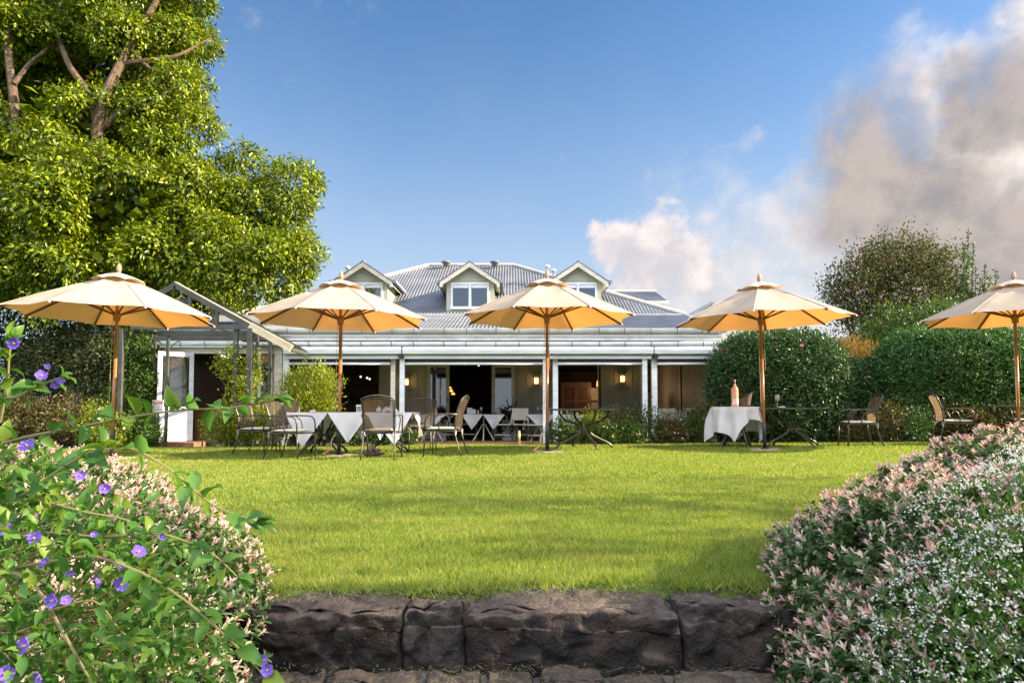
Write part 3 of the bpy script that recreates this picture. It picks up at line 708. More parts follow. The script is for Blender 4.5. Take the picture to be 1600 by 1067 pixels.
dm.box(0, s_, 0, .045, 0, zT).box(ln - s_, ln, 0, .045, 0, zT).box(s_, ln - s_, .002, .043, zT - .10, zT).box(s_, ln - s_, .002, .043, 0, .10).box(s_, ln - s_, .002, .043, .68, .80).box(s_, ln - s_, .012, .034, .10, .68)
dm.box(s_ + .05, ln - s_ - .05, .006, .012, .16, .165).box(s_ + .05, ln - s_ - .05, .006, .012, .60, .605)
dm.build('door_leaf', M['white'], door, local=True)
MB().box(s_, ln - s_, .02, .026, .80, zT - .10).build('pane', M['glass'], door, local=True)
MB().tube([(.05, -.03, .86), (.05, -.03, 1.0)], .011, 6).build('handle', M['brass'], door, local=True)

# ------------------------------------------------------------------ steel gable frame over the entrance
gf = empty('gable_frame', (-7.3, 14.5, 0), label='open grey steel gable frame standing over the entrance door', cat='pergola')
FY, BY = 14.0, 15.08
ap = W(274, 446, FY); tl = W(454, 545, FY)
for nm, y, dx in (('front_truss', FY, 0), ('rear_truss', BY, 0)):
    t = MB(); hw_ = tl.x - ap.x
    for sx, q_ in ((-1, .42), (1, 1.0)): t.beam((ap.x, y, ap.z), (ap.x + sx * hw_ * q_, y, ap.z + (tl.z - ap.z) * q_), .07, .12)
    zt_ = WZ(511, FY)
    t.box(ap.x - .95, WX(390, FY), y - .03, y + .03, zt_ - .05, zt_ + .05)
    sl = (tl.z - ap.z) / hw_
    for xx in (WX(293, FY), WX(336, FY)): t.box(xx - .035, xx + .035, y - .025, y + .025, zt_ + .05, ap.z + sl * abs(xx - ap.x))
    t.build(nm, M['greyframe'], gf)
t = MB()
for u in (0.0, .36, .78, 1.0):
    for sx in (-1, 1):
        x = ap.x + sx * u * (tl.x - ap.x); z = ap.z + u * (tl.z - ap.z)
        if u < .4 or sx > 0: t.box(x - .03, x + .03, FY + .03, BY - .03, z - .05, z + .03)
t.build('purlin', M['greyframe'], gf)
MB().beam((ap.x, FY + .02, ap.z + .074), (tl.x, FY + .02, tl.z + .074), .13, .022).beam((WX(388, FY), FY - .001, WZ(509, FY)), (tl.x + .02, FY - .001, tl.z + .01), .085, .16).build('barge_board', M['framesun'], gf)  # cream boards on the steel rafter carry its sunlit edges in their colour
def gpost(px, y, w=.075, top=511): 
    x = WX(px, y); MB().box(x - w / 2, x + w / 2, y - w / 2, y + w / 2, -.08, WZ(top, y)).build('post', M['greyframe'], gf)
for px, y, w, tp_ in ((389, FY, .11, 513), (367, FY + .05, .08, 513), (400, 14.5, .06, 516), (421, BY, .085, 530), (260, 14.35, .055, 522), (240, 14.9, .05, 524), (187, FY, .08, 513)): gpost(px, y, w, tp_)
MB().box(WX(240, BY), WX(424, BY), BY - .035, BY - .0305, WZ(531, BY), WZ(524.5, BY)).box(WX(240, 14.6), WX(388, 14.6), 14.57, 14.63, WZ(532, 14.6), WZ(526, 14.6)).build('tie_beam', M['greyframe'], gf)
ar = MB()
for px, y, s1, py in ((367, FY + .05, -1, 514), (389, FY, 1, 514), (260, 14.4, 1, 530), (260, 14.4, -1, 530), (421, BY, -1, 532), (367, FY + .05, 1, 514)):
    x = WX(px, y); z = WZ(py, y); r0 = .42
    ar.tube([(x + s1 * (r0 - r0 * math.cos(a)), y, z - r0 + r0 * math.sin(a)) for a in [k * math.pi / 12 for k in range(7)]], .011, 5)
ar.build('curved_brace', M['greyframe'], gf)
MB().box(-9.4, WX(388, 14.5), 14.2, 14.204, WZ(524, 14.2), WZ(523.6, 14.2)).build('glazing_bar', M['greyframe'], gf)

# lanterns on the verandah wall
def lantern(px, py, label):
    p = W(px, py, WY - .10); e = empty('wall_lantern', (p.x, WY, p.z), label=label, cat='wall lamp', group='lanterns on the verandah wall')
    f = MB(); w, h = .075, .11
    f.box(p.x - w - .012, p.x + w + .012, p.y - w, p.y + w, p.z + h, p.z + h + .018).box(p.x - w - .012, p.x + w + .012, p.y - w, p.y + w, p.z - h - .018, p.z - h).box(p.x - .03, p.x + .03, p.y + w, WY - .02, p.z - .03, p.z + .05)
    for sx in (-1, 1):
        for sy in (-1, 1): f.box(p.x + sx * w - .008, p.x + sx * w + .008, p.y + sy * (w - .008) - .008, p.y + sy * (w - .008) + .008, p.z - h, p.z + h)
    f.build('lamp_frame', M['metal'], e)
    MB().box(p.x - .058, p.x + .058, p.y - .052, p.y + .052, p.z - .095, p.z + .06).build('lamp_glass', M['lamp'], e)
    l = bpy.data.lights.new('lantern_light', 'POINT'); l.energy = 0.7; l.color = (1, .55, .2); l.shadow_soft_size = .05
    lo = bpy.data.objects.new('lantern_light', l); C.objects.link(lo); lo.location = Vector((p.x, p.y - .14, p.z)) - e.location; lo.parent = e
lantern(635, 596, 'lit brass lantern half hidden behind the white post pair left of the glass doors')
lantern(838, 594, 'lit lantern on the board wall between the glass doors and the middle umbrella pole')
lantern(972.5, 591, 'lit square lantern on the board wall between the two timber lined openings')
lantern(1113, 592, 'lit lantern at the right end of the verandah partly hidden by the round hedge')
for i, (px, py) in enumerate(((703, 607), (705, 611.5), (708, 616))):
    p = W(px, py, 20.5 - i * .3); e = empty('pendant_lamp', p, label=('highest and smallest', 'middle', 'lowest and largest')[i] + ' of three glowing copper pendants inside the dark doorway', cat='pendant lamp', group='copper pendants inside the doorway')
    MB().lathe([(0.0, .06), (.02, .055), (.045, .03), (.065, 0), (.055, -.01), (0, -.005)], 14, p).build('lamp_shade', M['copper'], e, smooth=True)
    MB().tube([p + Vector((0, 0, .09)), (p.x, p.y, zt)], .006, 4).build('flex', M['black'], e)

for px, py, Y, lab in ((935.5, 603, 20.4, 'glowing pendant lamp inside the opening right of the cupboard doors'), (1004, 606, 20.2, 'glowing pendant lamp half hidden behind the paired posts at the right')):
    p = W(px, py, Y); e = empty('pendant_lamp', p, label=lab, cat='pendant lamp')
    MB().lathe([(0.0, .20), (.03, .19), (.06, .15), (.075, 0), (.065, -.01), (0, -.005)], 14, p).build('lamp_shade', M['copper'], e, smooth=True)
    MB().tube([p + Vector((0, 0, .19)), (p.x, p.y, zt)], .006, 4).build('flex', M['black'], e)
    l = bpy.data.lights.new('pendant_light', 'POINT'); l.energy = 2.6; l.color = (1, .6, .3); l.shadow_soft_size = .06
    lo = bpy.data.objects.new('pendant_light', l); C.objects.link(lo); lo.location = (0, -.05, -.12); lo.parent = e
# neighbours' roofs showing over the hedge
def shed(px0, px1, py_e, py_r, Y, label):
    x0, x1 = WX(px0, Y), WX(px1, Y); ze_, zr_ = WZ(py_e, Y), WZ(py_r, Y)
    e = empty('outbuilding', ((x0 + x1) / 2, Y, gz(0, 30)), label=label, cat='building', group='roofs beyond the hedge')
    MB().box(x0 + .2, x1 - .2, Y + .2, Y + 4, -.1, ze_).build('wall', M['cream'], e)
    MB().prism([(Y - .1, ze_), (Y + 2.2, zr_), (Y + 4.4, ze_), (Y + 4.4, ze_ - .1), (Y + 2.2, zr_ - .1), (Y - .1, ze_ - .1)], x0, x1, 'x').build('roof', M['slate'], e)
shed(1225, 1345, 527, 508, 30, 'pale grey blue roof seen between the round hedge and the pink flowering tree')
e = empty('gabled_outbuilding', (WX(1125, 26), 26, 0), label='small grey gable roof peeping over the left rim of the second umbrella from right', cat='building', group='roofs beyond the hedge')
Y = 26; a, b, c_ = W(1064, 500, Y), W(1112, 471, Y), W(1165, 503, Y)
MB().prism([(a.x, a.z), (b.x, b.z), (c_.x, c_.z), (c_.x, c_.z - .12), (b.x, b.z - .12), (a.x, a.z - .12)], Y, Y + 6).build('roof', M['slate'], e)
MB().prism([(a.x + .2, a.z - .2), (b.x, b.z - .1), (c_.x - .2, c_.z - .2), (c_.x - .2, 0), (a.x + .2, 0)], Y + .3, Y + 5.5).build('wall', M['cream'], e)

# ------------------------------------------------------------------ umbrellas
def umbrella(px, Y, rot, label, ropes=True, toggle=False, square=False, tilt=(0, 0)):
    x = WX(px, Y); z0 = gz(x, Y)
    u = empty('market_umbrella', (x, Y, z0), label=label, cat='umbrella', group='cream market umbrellas in a row across the lawn')
    u.rotation_euler = (tilt[0], tilt[1], 0)
    RAD, ZR, ZT = 1.50, 2.27, 2.90
    def rib(a, s): 
        r = .05 + (RAD - .05) * s; return Vector((r * math.cos(a), r * math.sin(a), ZT - (ZT - ZR) * (s ** 1.12) * 1.0))
    A = [rot + k * math.pi / 4 for k in range(8)]
    vs = []; fs = []; NA, NS = 8, 10; n_ = NA * 8
    for j in range(NS + 1):
        s = j / NS
        for k in range(8):
            for i in range(NA):
                t = i / NA; p = rib(A[k], s).lerp(rib(A[(k + 1) % 8], s), t); q = 4 * t * (1 - t)
                kk = 1 - .055 * q * s ** 2; p = Vector((p.x * kk, p.y * kk, p.z - .026 * q * math.sin(s * math.pi) + .008 * math.sin(9 * s + 5 * t + k + px) * q + .004 * math.sin(23 * s - 9 * t + k * 2 + px) * q))
                vs.append(p)
    for j in range(NS):
        for i in range(n_): fs.append((j * n_ + i, j * n_ + (i + 1) % n_, (j + 1) * n_ + (i + 1) % n_, (j + 1) * n_ + i))
    cn = MB().add(vs, fs).build('canopy', M['canvas'], u, local=True, smooth=2)
    cn.data.polygons.foreach_set('use_smooth', [True] * len(cn.data.polygons))
    # seams along the ribs and the raised vent cap
    sm = MB()
    for a in A: sm.tube([rib(a, s) + Vector((0, 0, .004)) for s in (.1, .4, .7, 1.0)], .006, 4)
    sm.build('seam', M['canvascap'], cn, local=True)
    vs = []; fs = []
    for j, (s, dz) in enumerate(((0.0, .065), (.1, .062), (.17, .055), (.24, .045))):
        for k in range(8):
            for i in range(4):
                t = i / 4; p = rib(A[k], s).lerp(rib(A[(k + 1) % 8], s), t); q = 4 * t * (1 - t)
                vs.append(p + Vector((0, 0, dz + (.035 * q * s / .24))))
    for j in range(3):
        for i in range(32): fs.append((j * 32 + i, j * 32 + (i + 1) % 32, (j + 1) * 32 + (i + 1) % 32, (j + 1) * 32 + i))
    MB().add(vs, fs).build('vent_cap', M['canvascap'], u, local=True)
    for a in A:
        MB().tube([rib(a, s) - Vector((0, 0, .028)) for s in (0.02, .3, .6, .985)], .018, 4).build('rib', M['ribwood'], u, local=True)
        q = rib(a, .50) - Vector((0, 0, .04))
        MB().tube([(.045 * math.cos(a), .045 * math.sin(a), 2.30), q], .015, 4).build('strut', M['ribwood'], u, local=True)
    tips = MB()
    for a in A: p = rib(a, 1.0); tips.lathe([(0, -.022), (.016, -.012), (.016, .008), (0, .014)], 6, (p.x * 1.003, p.y * 1.003, p.z - .012))
    tips.build('rib_tip', M['cloth'], u, local=True)
    MB().tube([(0, 0, .40), (0, 0, 1.6)], .027, 14).tube([(0, 0, 1.601), (0, 0, 2.93)], .0265, 14).build('pole', M['wood'], u, local=True, smooth=True)
    MB().lathe([(.03, 2.19), (.045, 2.2), (.05, 2.26), (.062, 2.27), (.062, 2.32), (.04, 2.33), (.035, 2.36)], 16).build('hub', M['wood'], u, local=True, smooth=True)
    MB().lathe([(.03, 2.80), (.05, 2.82), (.05, 2.9), (.02, 2.95)], 14).build('top_hub', M['wood'], u, local=True, smooth=True)
    MB().lathe([(.035, 2.94), (.02, 2.965), (.034, 3.0), (.040, 3.03), (.034, 3.075), (.018, 3.11), (.004, 3.13), (0, 3.131)], 14).build('finial', M['woodlite'], u, local=True, smooth=True)
    MB().lathe([(.034, 0.015), (.034, .46), (.030, .465)], 16).lathe([(.075, 0.016), (.075, .03), (.036, .034)], 16).build('pole_sleeve', M['black'], u, local=True, smooth=True)
    b = MB()
    if square: b.box(-.25, .25, -.25, .25, -.02, .015)
    else: b.lathe([(.27, -.02), (.27, .010), (.25, .016)], 28)
    b.build('base_plate', M['concrete'], u, local=True)
    rp = MB(); rp.tube([(-.045, -.02, 2.3), (-.055, -.03, 1.6), (-.052, -.03, .7)], .0045, 5).tube([(.04, -.03, 2.3), (.043, -.035, 1.4)], .004, 5)
    rp.build('pull_cord', M['rope'], u, local=True)
    if toggle:
        MB().tube([(-.03, -.02, .36), (-.10, -.04, .30), (-.13, -.05, .2), (-.11, -.05, .12)], .008, 6).tube([(-.05, -.03, .40), (-.11, -.05, .25), (-.12, -.05, .12)], .007, 6).build('peg_cord', M['rope'], u, local=True)
        MB().tube([(-.11, -.06, .11), (-.21, -.10, .045), (-.25, -.12, .02)], [.016, .022, .018], 8).build('peg', M['wood'], u, local=True)
    return u
umbrella(176.5, 10.20, R(0), 'leftmost cream umbrella with wooden pole near the entrance door', square=True, tilt=(0, R(.6)))
umbrella(530.5, 10.80, R(35), 'cream umbrella standing in front of the clothed dining table', toggle=True)
umbrella(855, 10.95, R(22.5), 'middle cream umbrella beside the bare metal table in front of the verandah', toggle=True)
umbrella(1194, 11.30, R(20), 'cream umbrella between the wine bottle table and the bare table with a glass', tilt=(0, R(-.9)))
umbrella(1591, 11.40, R(30), 'rightmost cream umbrella cut off by the picture edge')

# ------------------------------------------------------------------ metal armchairs
def chair(px, Y, deg, label, group='bronze metal armchairs on the lawn', seg=7):
    """local: the sitter faces +X"""
    x = WX(px, Y); c_ = empty('garden_armchair', (x, Y, gz(x, Y)), R(deg), label=label, cat='chair', group=group)
    sf = MB()
    sf.tube([(.24, -.25, .405), (-.22, -.235, .40), (-.22, .235, .40), (.24, .25, .405), (.24, -.25, .405)], .012, seg)
    sf.build('seat_frame', M['metal'], c_, local=True)
    vs = []; fs = []; n = 9
    for top in (1, 0):
        for j in range(n):
            for i in range(n):
                u, v = i / (n - 1) * 2 - 1, j / (n - 1) * 2 - 1
                e = (1 - abs(u) ** 5) * (1 - abs(v) ** 5); ru = 1 - .05 * abs(v) ** 4; rv = 1 - .06 * abs(u) ** 4
                vs.append((.015 + u * .235 * ru, v * .235 * rv, (.447 + .022 * e if top else .442 - .022 * e)))
    for j in range(n - 1):
        for i in range(n - 1):
            a = j * n + i; fs.append((a, a + 1, a + n + 1, a + n)); a += n * n; fs.append((a, a + n, a + n + 1, a + 1))
    for i in range(n - 1):
        for a, b in ((i, i + 1), ((n - 1) * n + i, (n - 1) * n + i + 1), (i * n, (i + 1) * n), (i * n + n - 1, (i + 1) * n + n - 1)): fs.append((a, b, b + n * n, a + n * n))
    cu = MB().add(vs, fs).build('seat_cushion', M['cushion'], c_, local=True, smooth=2); cu.data.polygons.foreach_set('use_smooth', [True] * len(cu.data.polygons))
    tb = MB()
    for s in (-1, 1): 
        for q in (0, 1): tb.tube([(-.21, s * .215, .44), (-.245 - .01 * q, s * (.22 + .03 * q), .42), (-.25, s * (.20 + .06 * q), .36 - .02 * q), (-.235, s * .21, .40)], .005, 4)
    tb.build('tie', M['cushion'], cu, local=True)
    # back: outer hoop, inner hoop and the woven panel
    def bp(v, t, inset=0.0):      # v across -1..1, t up 0..1
        return Vector((-.235 - .11 * t - .035 * math.sin(t * math.pi) * -1 - .03 * (v * v - 1) * -1 * .6, v * (.235 + .01 * t - inset), .43 + .48 * t))
    H = []
    for k in range(6): H.append(bp(-1, k / 5))
    for k in range(1, 8): v = -1 + 2 * k / 8; H.append(bp(v, 1.0) + Vector((-.01, 0, .055 * (1 - v * v))))
    for k in range(5, -1, -1): H.append(bp(1, k / 5))
    H2 = []
    for k in range(6): H2.append(bp(-1, k / 5, .022) - Vector((0, 0, .02 * k / 5)))
    for k in range(1, 8): v = -1 + 2 * k / 8; H2.append(bp(v, 1.0, .022) + Vector((0, 0, -.028 + .05 * (1 - v * v))))
    for k in range(5, -1, -1): H2.append(bp(1, k / 5, .022) - Vector((0, 0, .02 * k / 5)))
    for k in range(1, 8): v = 1 - 2 * k / 8; H2.append(bp(v, 0, .022) + Vector((0, 0, -.0 - .05 * (1 - v * v) + .04)))
    H2.append(H2[0])
    MB().tube(H, .0125, seg).tube(H2, .0085, seg).build('back_frame', M['metal'], c_, local=True, smooth=True)
    vs = []; fs = []; nv, nt = 9, 8
    for j in range(nt + 1):
        t = j / nt
        for i in range(nv): 
            v = -1 + 2 * i / (nv - 1); p = bp(v, t, .024); arc = 1 - v * v
            p.z += (-.028 + .05 * arc) * t + (.04 - .05 * arc) * (1 - t); vs.append(p)
    for j in range(nt):
        for i in range(nv - 1): a = j * nv + i; fs.append((a, a + 1, a + nv + 1, a + nv))
    bk = MB().add(vs, fs).build('backrest', M['mesh'], c_, local=True); bk.data.polygons.foreach_set('use_smooth', [True] * len(bk.data.polygons))
    for s in (-1, 1):
        MB().tube([(-.27, s * .245, .665), (-.10, s * .285, .675), (.10, s * .29, .67), (.18, s * .285, .655), (.225, s * .28, .61), (.24, s * .275, .54), (.245, s * .272, .40)], .0125, seg).build('armrest', M['metal'], c_, local=True, smooth=True)
        MB().tube([(.245, s * .272, .40), (.25, s * .268, .2), (.262, s * .27, 0)], [.0125, .0125, .011], seg).build('leg', M['metal'], c_, local=True, smooth=True)
        MB().tube([(-.22, s * .235, .43), (-.245, s * .235, .32), (-.29, s * .245, .14), (-.345, s * .25, 0)], [.0125, .0125, .012, .011], seg).build('leg', M['metal'], c_, local=True, smooth=True)
        MB().tube([(-.12, s * .288, .672), (-.02, s * .285, .60), (.02, s * .265, .50), (.02, s * .25, .41)], .009, seg).build('arm_support', M['metal'], c_, local=True, smooth=True)
    return c_
chair(405, 11.25, -8, 'dark mesh armchair furthest left, back against the shrubs')
chair(457, 10.1, -12, 'nearest armchair at the left end of the clothed table, white cushion ties hanging')
chair(452, 12.15, -60, 'armchair behind the left end of the clothed table, mostly hidden by another chair')
chair(597, 9.85, 91, 'armchair seen from behind in front of the clothed table')
chair(655, 12.0, 110, 'armchair behind the right end of the clothed table')
chair(694, 10.3, 172, 'armchair with white cushion standing alone at the right end of the clothed table')
chair(1340, 11.8, 170, 'sunlit armchair facing left between the bare table with a glass and the empty lawn')
chair(1490, 12.0, -18, 'sunlit armchair facing right beside the far right table')
chair(1594, 12.9, -100, 'brown backed armchair behind the far right table at the picture edge')

# ------------------------------------------------------------------ tables
def scroll_legs(t, R0, zt_, waist, Rf, m='metal', r=.017, n=4, rot=.6, cx=0, cy=0, wz=.33):
    for k in range(n):
        a = rot + k * 2 * math.pi / n; ca, sa = math.cos(a), math.sin(a)
        w_ = waist + .02; pr = [(R0, zt_), (R0, zt_ - .05), (R0 * .94, zt_ - .10), (R0 * .72, zt_ - .19), (w_ + .10, wz + .12), (w_ + .02, wz + .06), (w_, wz + .01), (w_ + .02, wz - .05), (w_ + .09, wz - .10), (Rf * .62, .155), (Rf * .84, .10), (Rf * .95, .05), (Rf, 0)]
        MB().tube([(cx + rr * ca, cy + rr * sa, z) for rr, z in pr], r, 8).build('leg', M[m], t, local=True, smooth=True)
    MB().lathe([(waist - .03, wz - .02), (waist, wz - .02), (waist, wz + .02), (waist - .03, wz + .02), (waist - .03, wz - .02)], 18, (cx, cy, 0)).build('waist_ring', M[m], t, local=True)
def bare_table(px, Y, rx, ry, label, rot=.6):
    x = WX(px, Y); t = empty('garden_table', (x, Y, gz(x, Y)), label=label, cat='table', group='bare round metal tables on the lawn')
    N = 40; pr = lambda s, z: [(rx * s * math.cos(2 * math.pi * k / N), ry * s * math.sin(2 * math.pi * k / N), z) for k in range(N)]
    vs = pr(.975, .728) + pr(1, .722) + pr(1, .700) + pr(.96, .694)
    fs = [tuple(range(N)), tuple(3 * N + k for k in range(N - 1, -1, -1))]
    for j in range(3):
        for k in range(N): fs.append((j * N + k, j * N + (k + 1) % N, (j + 1) * N + (k + 1) % N, (j + 1) * N + k))
    MB().add(vs, fs).build('tabletop', M['metal'], t, local=True)
    scroll_legs(t, .49, .695, .06, .56, rot=rot, wz=.34, r=.021); return t
bare_table(913, 11.8, .66, .60, 'bare bronze table with scroll legs right of the middle umbrella', .30)
bare_table(1238, 12.0, .68, .60, 'bare bronze table with scroll legs holding a single wine glass', .27)
bare_table(1592, 11.9, .70, .60, 'bare dark table under the rightmost umbrella at the picture edge', .4)

# the large clothed table
tx, ty = WX(556, 11.2), 11.2
t1 = empty('dining_table', (tx, ty, gz(tx, ty)), label='long black legged table hidden under white cloths behind the second umbrella', cat='table')
MB().box(-1.0, 1.0, -.42, .42, .685, .712).build('tabletop', M['metal'], t1, local=True)
for cx in (-.55, .55): 
    scroll_legs(t1, .30, .685, .05, .46, 'black', .019, 4, .8, cx, 0)
    MB().tube([(cx, -.1, .36), (cx, -.1, .68)], .02, 6).build('column', M['black'], t1, local=True)
def drape(name, parts, label, loc, rz=0, group=None):
    m_ = MB()
    for p in parts:
        if p[0] == 'top':
            _, x0, x1, y0, y1, z = p; n = 14
            vs = [(x0 + (x1 - x0) * i / n, y0 + (y1 - y0) * j / n, z + .003 * math.sin(i * 1.3 + j) ) for j in range(n + 1) for i in range(n + 1)]
            fs = [(j * (n + 1) + i, j * (n + 1) + i + 1, (j + 1) * (n + 1) + i + 1, (j + 1) * (n + 1) + i) for j in range(n) for i in range(n)]
            m_.add(vs, fs)
        else:   # hanging corner: edge a->b, tip below, outward direction
            _, a, b, tip, drop, out, wav = p; a, b, out = Vector(a), Vector(b), Vector(out); n, rws = 14, 10; vs = []; fs = []
            tipv = a.lerp(b, tip) + Vector((0, 0, -drop)) + out * .05
            for j in range(rws + 1):
                s = j / rws
                for i in range(n + 1):
                    u = i / n; q = a.lerp(b, u).lerp(tipv, s)
                    off = (.012 + .045 * s) * math.sin(u * math.pi * wav + s * 1.5) * (1 - .3 * s) + .03 * math.sin(min(1, s * 2.2) * math.pi / 2)
                    q = q + out * off; 
                    if j == 0: q = a.lerp(b, u)
                    vs.append(q)
            for j in range(rws):
                for i in range(n): k = j * (n + 1) + i; fs.append((k, k + 1, k + n + 2, k + n + 1))
            m_.add(vs, fs)
    o = m_.build(name, M['cloth'], None); o.data.polygons.foreach_set('use_smooth', [True] * len(o.data.polygons))
    o.location = loc; o.rotation_euler = (0, 0, rz)
    return tag(o, label, 'tablecloth', group)
f_ = -.445; z_ = .722
drape('tablecloth', [('top', -1.05, 1.05, -.45, .45, z_),
    ('c', (-1.08, f_, z_), (-.36, f_, z_), .45, .58, (0, -1, 0), 1.6), ('c', (-.37, f_, z_), (.34, f_, z_), .52, .50, (0, -1, 0), 1.3), ('c', (.32, f_, z_), (1.07, f_, z_), .62, .55, (0, -1, 0), 2.2),
    ('c', (.30, f_ - .02, z_ - .01), (.75, f_ - .02, z_ - .01), .55, .44, (0, -1, 0), 1.2),
    ('c', (-1.06, .44, z_), (-1.06, -.44, z_), .5, .42, (-1, 0, 0), 1.5), ('c', (1.06, -.44, z_), (1.06, .44, z_), .5, .42, (1, 0, 0), 1.5),
    ('c', (1.0, .46, z_), (.3, .46, z_), .5, .5, (0, 1, 0), 1.5), ('c', (.3, .46, z_), (-.35, .46, z_), .5, .5, (0, 1, 0), 1.5), ('c', (-.36, .46, z_), (-1.05, .46, z_), .5, .5, (0, 1, 0), 1.5)],
    'white cloths with pointed corners hanging from the long table behind the second umbrella', t1.location)
def on(px, Y, z): return Vector((WX(px, Y), Y, z))
tz = gz(tx, ty) + .725
p = on(562, 11.1, tz); e = empty('storm_lantern', p, label='small square glass candle lantern on the clothed table right of the pole', cat='lantern')
MB().box(p.x - .045, p.x + .045, p.y - .045, p.y + .045, p.z, p.z + .012).box(p.x - .05, p.x + .05, p.y - .05, p.y + .05, p.z + .10, p.z + .125).box(p.x - .045, p.x - .037, p.y - .045, p.y - .037, p.z + .011, p.z + .101).box(p.x + .037, p.x + .045, p.y - .045, p.y - .037, p.z + .011, p.z + .101).build('lantern_frame', M['white'], e)
MB().box(p.x - .04, p.x + .04, p.y - .04, p.y + .04, p.z + .012, p.z + .10).build('pane', M['clear'], e)
p = on(592, 11.1, tz); e = empty('sugar_bowl', p, label='white lidded sugar bowl on the clothed table behind the chair back', cat='bowl')
MB().lathe([(.03, 0), (.05, .02), (.052, .055), (.045, .06)], 14, p).build('bowl', M['white'], e, smooth=True); MB().lathe([(.045, .061), (.03, .08), (.008, .088), (.012, .10), (0, .105)], 12, p).build('lid', M['white'], e, smooth=True)
def napkin(p, w, h, label, ripple=3.0):
    m_ = MB(); n = 10; vs = []; fs = []
    for j in range(n + 1):
        for i in range(n + 1):
            u, v = i / n - .5, j / n - .5; d_ = max(0, 1 - (abs(u * 2) ** 2.2 + abs(v * 2) ** 2.2) * .8)
            vs.append((p.x + u * w, p.y + v * w * .6, p.z + .003 + h * d_ * (.75 + .25 * math.sin(u * 11 * ripple / 3 + v * 5))))
    fs = [(j * (n + 1) + i, j * (n + 1) + i + 1, (j + 1) * (n + 1) + i + 1, (j + 1) * (n + 1) + i) for j in range(n) for i in range(n)]
    o = m_.add(vs, fs).build('napkin', M['cloth']); o.data.polygons.foreach_set('use_smooth', [True] * len(o.data.polygons)); return tag(o, label, 'napkin')
napkin(on(610, 11.1, tz), .28, .15, 'large folded napkin sunlit behind the chair back on the clothed table')
napkin(on(489, 11.1, tz), .12, .05, 'small pinkish napkin near the left end of the clothed table')

# small round table with cloth, bottle and wine cooler
cx, cy = WX(1149, 12.2), 12.2; cz = gz(cx, cy)
t2 = empty('bistro_table', (cx, cy, cz), label='small round table with bowed bronze legs under a white cloth beside the hedge', cat='table')
MB().lathe([(.42, .725), (.42, .75), (.40, .752)], 30).build('tabletop', M['metal'], t2, local=True)
for k in range(4):
    a = .35 + k * math.pi / 2; MB().tube([(r_ * math.cos(a), r_ * math.sin(a), z) for r_, z in ((.20, .72), (.17, .5), (.19, .34), (.25, .18), (.34, .02), (.37, 0))], .024, 8).build('leg', M['metal'], t2, local=True, smooth=True)
MB().lathe([(.16, .40), (.19, .40), (.19, .43), (.16, .43), (.16, .40)], 20).build('ring', M['metal'], t2, local=True)
vs = []; fs = []; NA, NR = 96, 16; r0 = .435
for j in range(NR + 1):
    for i in range(NA):
        a = 2 * math.pi * i / NA; sq = a - R(205)
        ext = min(.84 / max(abs(math.cos(sq)), .01), .74 / max(abs(math.sin(sq)), .01)); ext = min(ext, 1.10) + .07 * math.sin(a * 2 + 1)
        L_ = ext * j / NR
        if L_ <= r0: vs.append((L_ * math.cos(a), L_ * math.sin(a), .757 - .002 * math.cos(a * 5)))
        else:
            dd = L_ - r0; amp = min(.06, dd * .22); r_ = r0 + .012 + .05 * min(1, dd * 2) + amp * math.sin(a * 7 + .8) + amp * .5 * math.sin(a * 13 + 2)
            vs.append((r_ * math.cos(a + .05 * dd), r_ * math.sin(a + .05 * dd), .757 - dd * .99))
for j in range(NR):
    for i in range(NA): fs.append((j * NA + i, j * NA + (i + 1) % NA, (j + 1) * NA + (i + 1) % NA, (j + 1) * NA + i))
o = MB().add(vs, fs).build('tablecloth', M['cloth']); o.data.polygons.foreach_set('use_smooth', [True] * len(o.data.polygons)); o.location = (cx, cy, cz)
tag(o, 'rumpled white cloth draped over the small round table with the wine bottle', 'tablecloth')
p = on(1148.5, 12.05, cz + .762); e = empty('wine_bottle', p, label='large bottle of pink wine standing on the small round clothed table', cat='bottle')
MB().lathe([(.062, 0), (.066, .01), (.066, .30), (.060, .335), (.030, .385), (.018, .42), (.017, .50)], 22, p).build('glass_body', M['rose'], e, smooth=True)
MB().lathe([(.019, .43), (.019, .505), (.0, .507)], 12, p).build('neck_foil', M['woodlite'], e, smooth=True)
lb = MB(); 
for sgn in (1,):
    vs = [(p.x + .0672 * math.cos(a), p.y + .0672 * math.sin(a), p.z + z) for z in (.05, .15) for a in [R(-140) + R(100) * k / 8 for k in range(9)]]
    lb.add(vs, [(k, k + 1, k + 10, k + 9) for k in range(8)])
lbl = lb.build('bottle_label', M['paper'], e)
lt = MB()
for zz, ws in ((.12, (-.6, -.3, .0, .35)), (.09, (-.5, -.1, .25)), (.07, (-.4, .1))):
    for q in ws:
        a = R(-90) + q; vs = [(p.x + .0676 * math.cos(a + da), p.y + .0676 * math.sin(a + da), p.z + zz + dz) for dz in (0, .014) for da in (0, .18)]; lt.add(vs, [(0, 1, 3, 2)])
lt.build('label_print', M['ink'], lbl)
p = on(1165, 12.22, cz + .762); e = empty('wine_cooler', p, label='dark woven wine cooler with a slanting rim beside the pink wine bottle', cat='wine cooler')
N = 28; vs = []; fs = []
for j in range(9):
    z = j / 8; rr_ = .085 + .045 * z ** 1.5
    for k in range(N):
        a = 2 * math.pi * k / N; zz = z * (.20 + .07 * math.cos(a)); vs.append((p.x + rr_ * math.cos(a), p.y + rr_ * math.sin(a), p.z + zz))
for j in range(8):
    for k in range(N): fs.append((j * N + k, j * N + (k + 1) % N, (j + 1) * N + (k + 1) % N, (j + 1) * N + k))
b0 = len(vs)
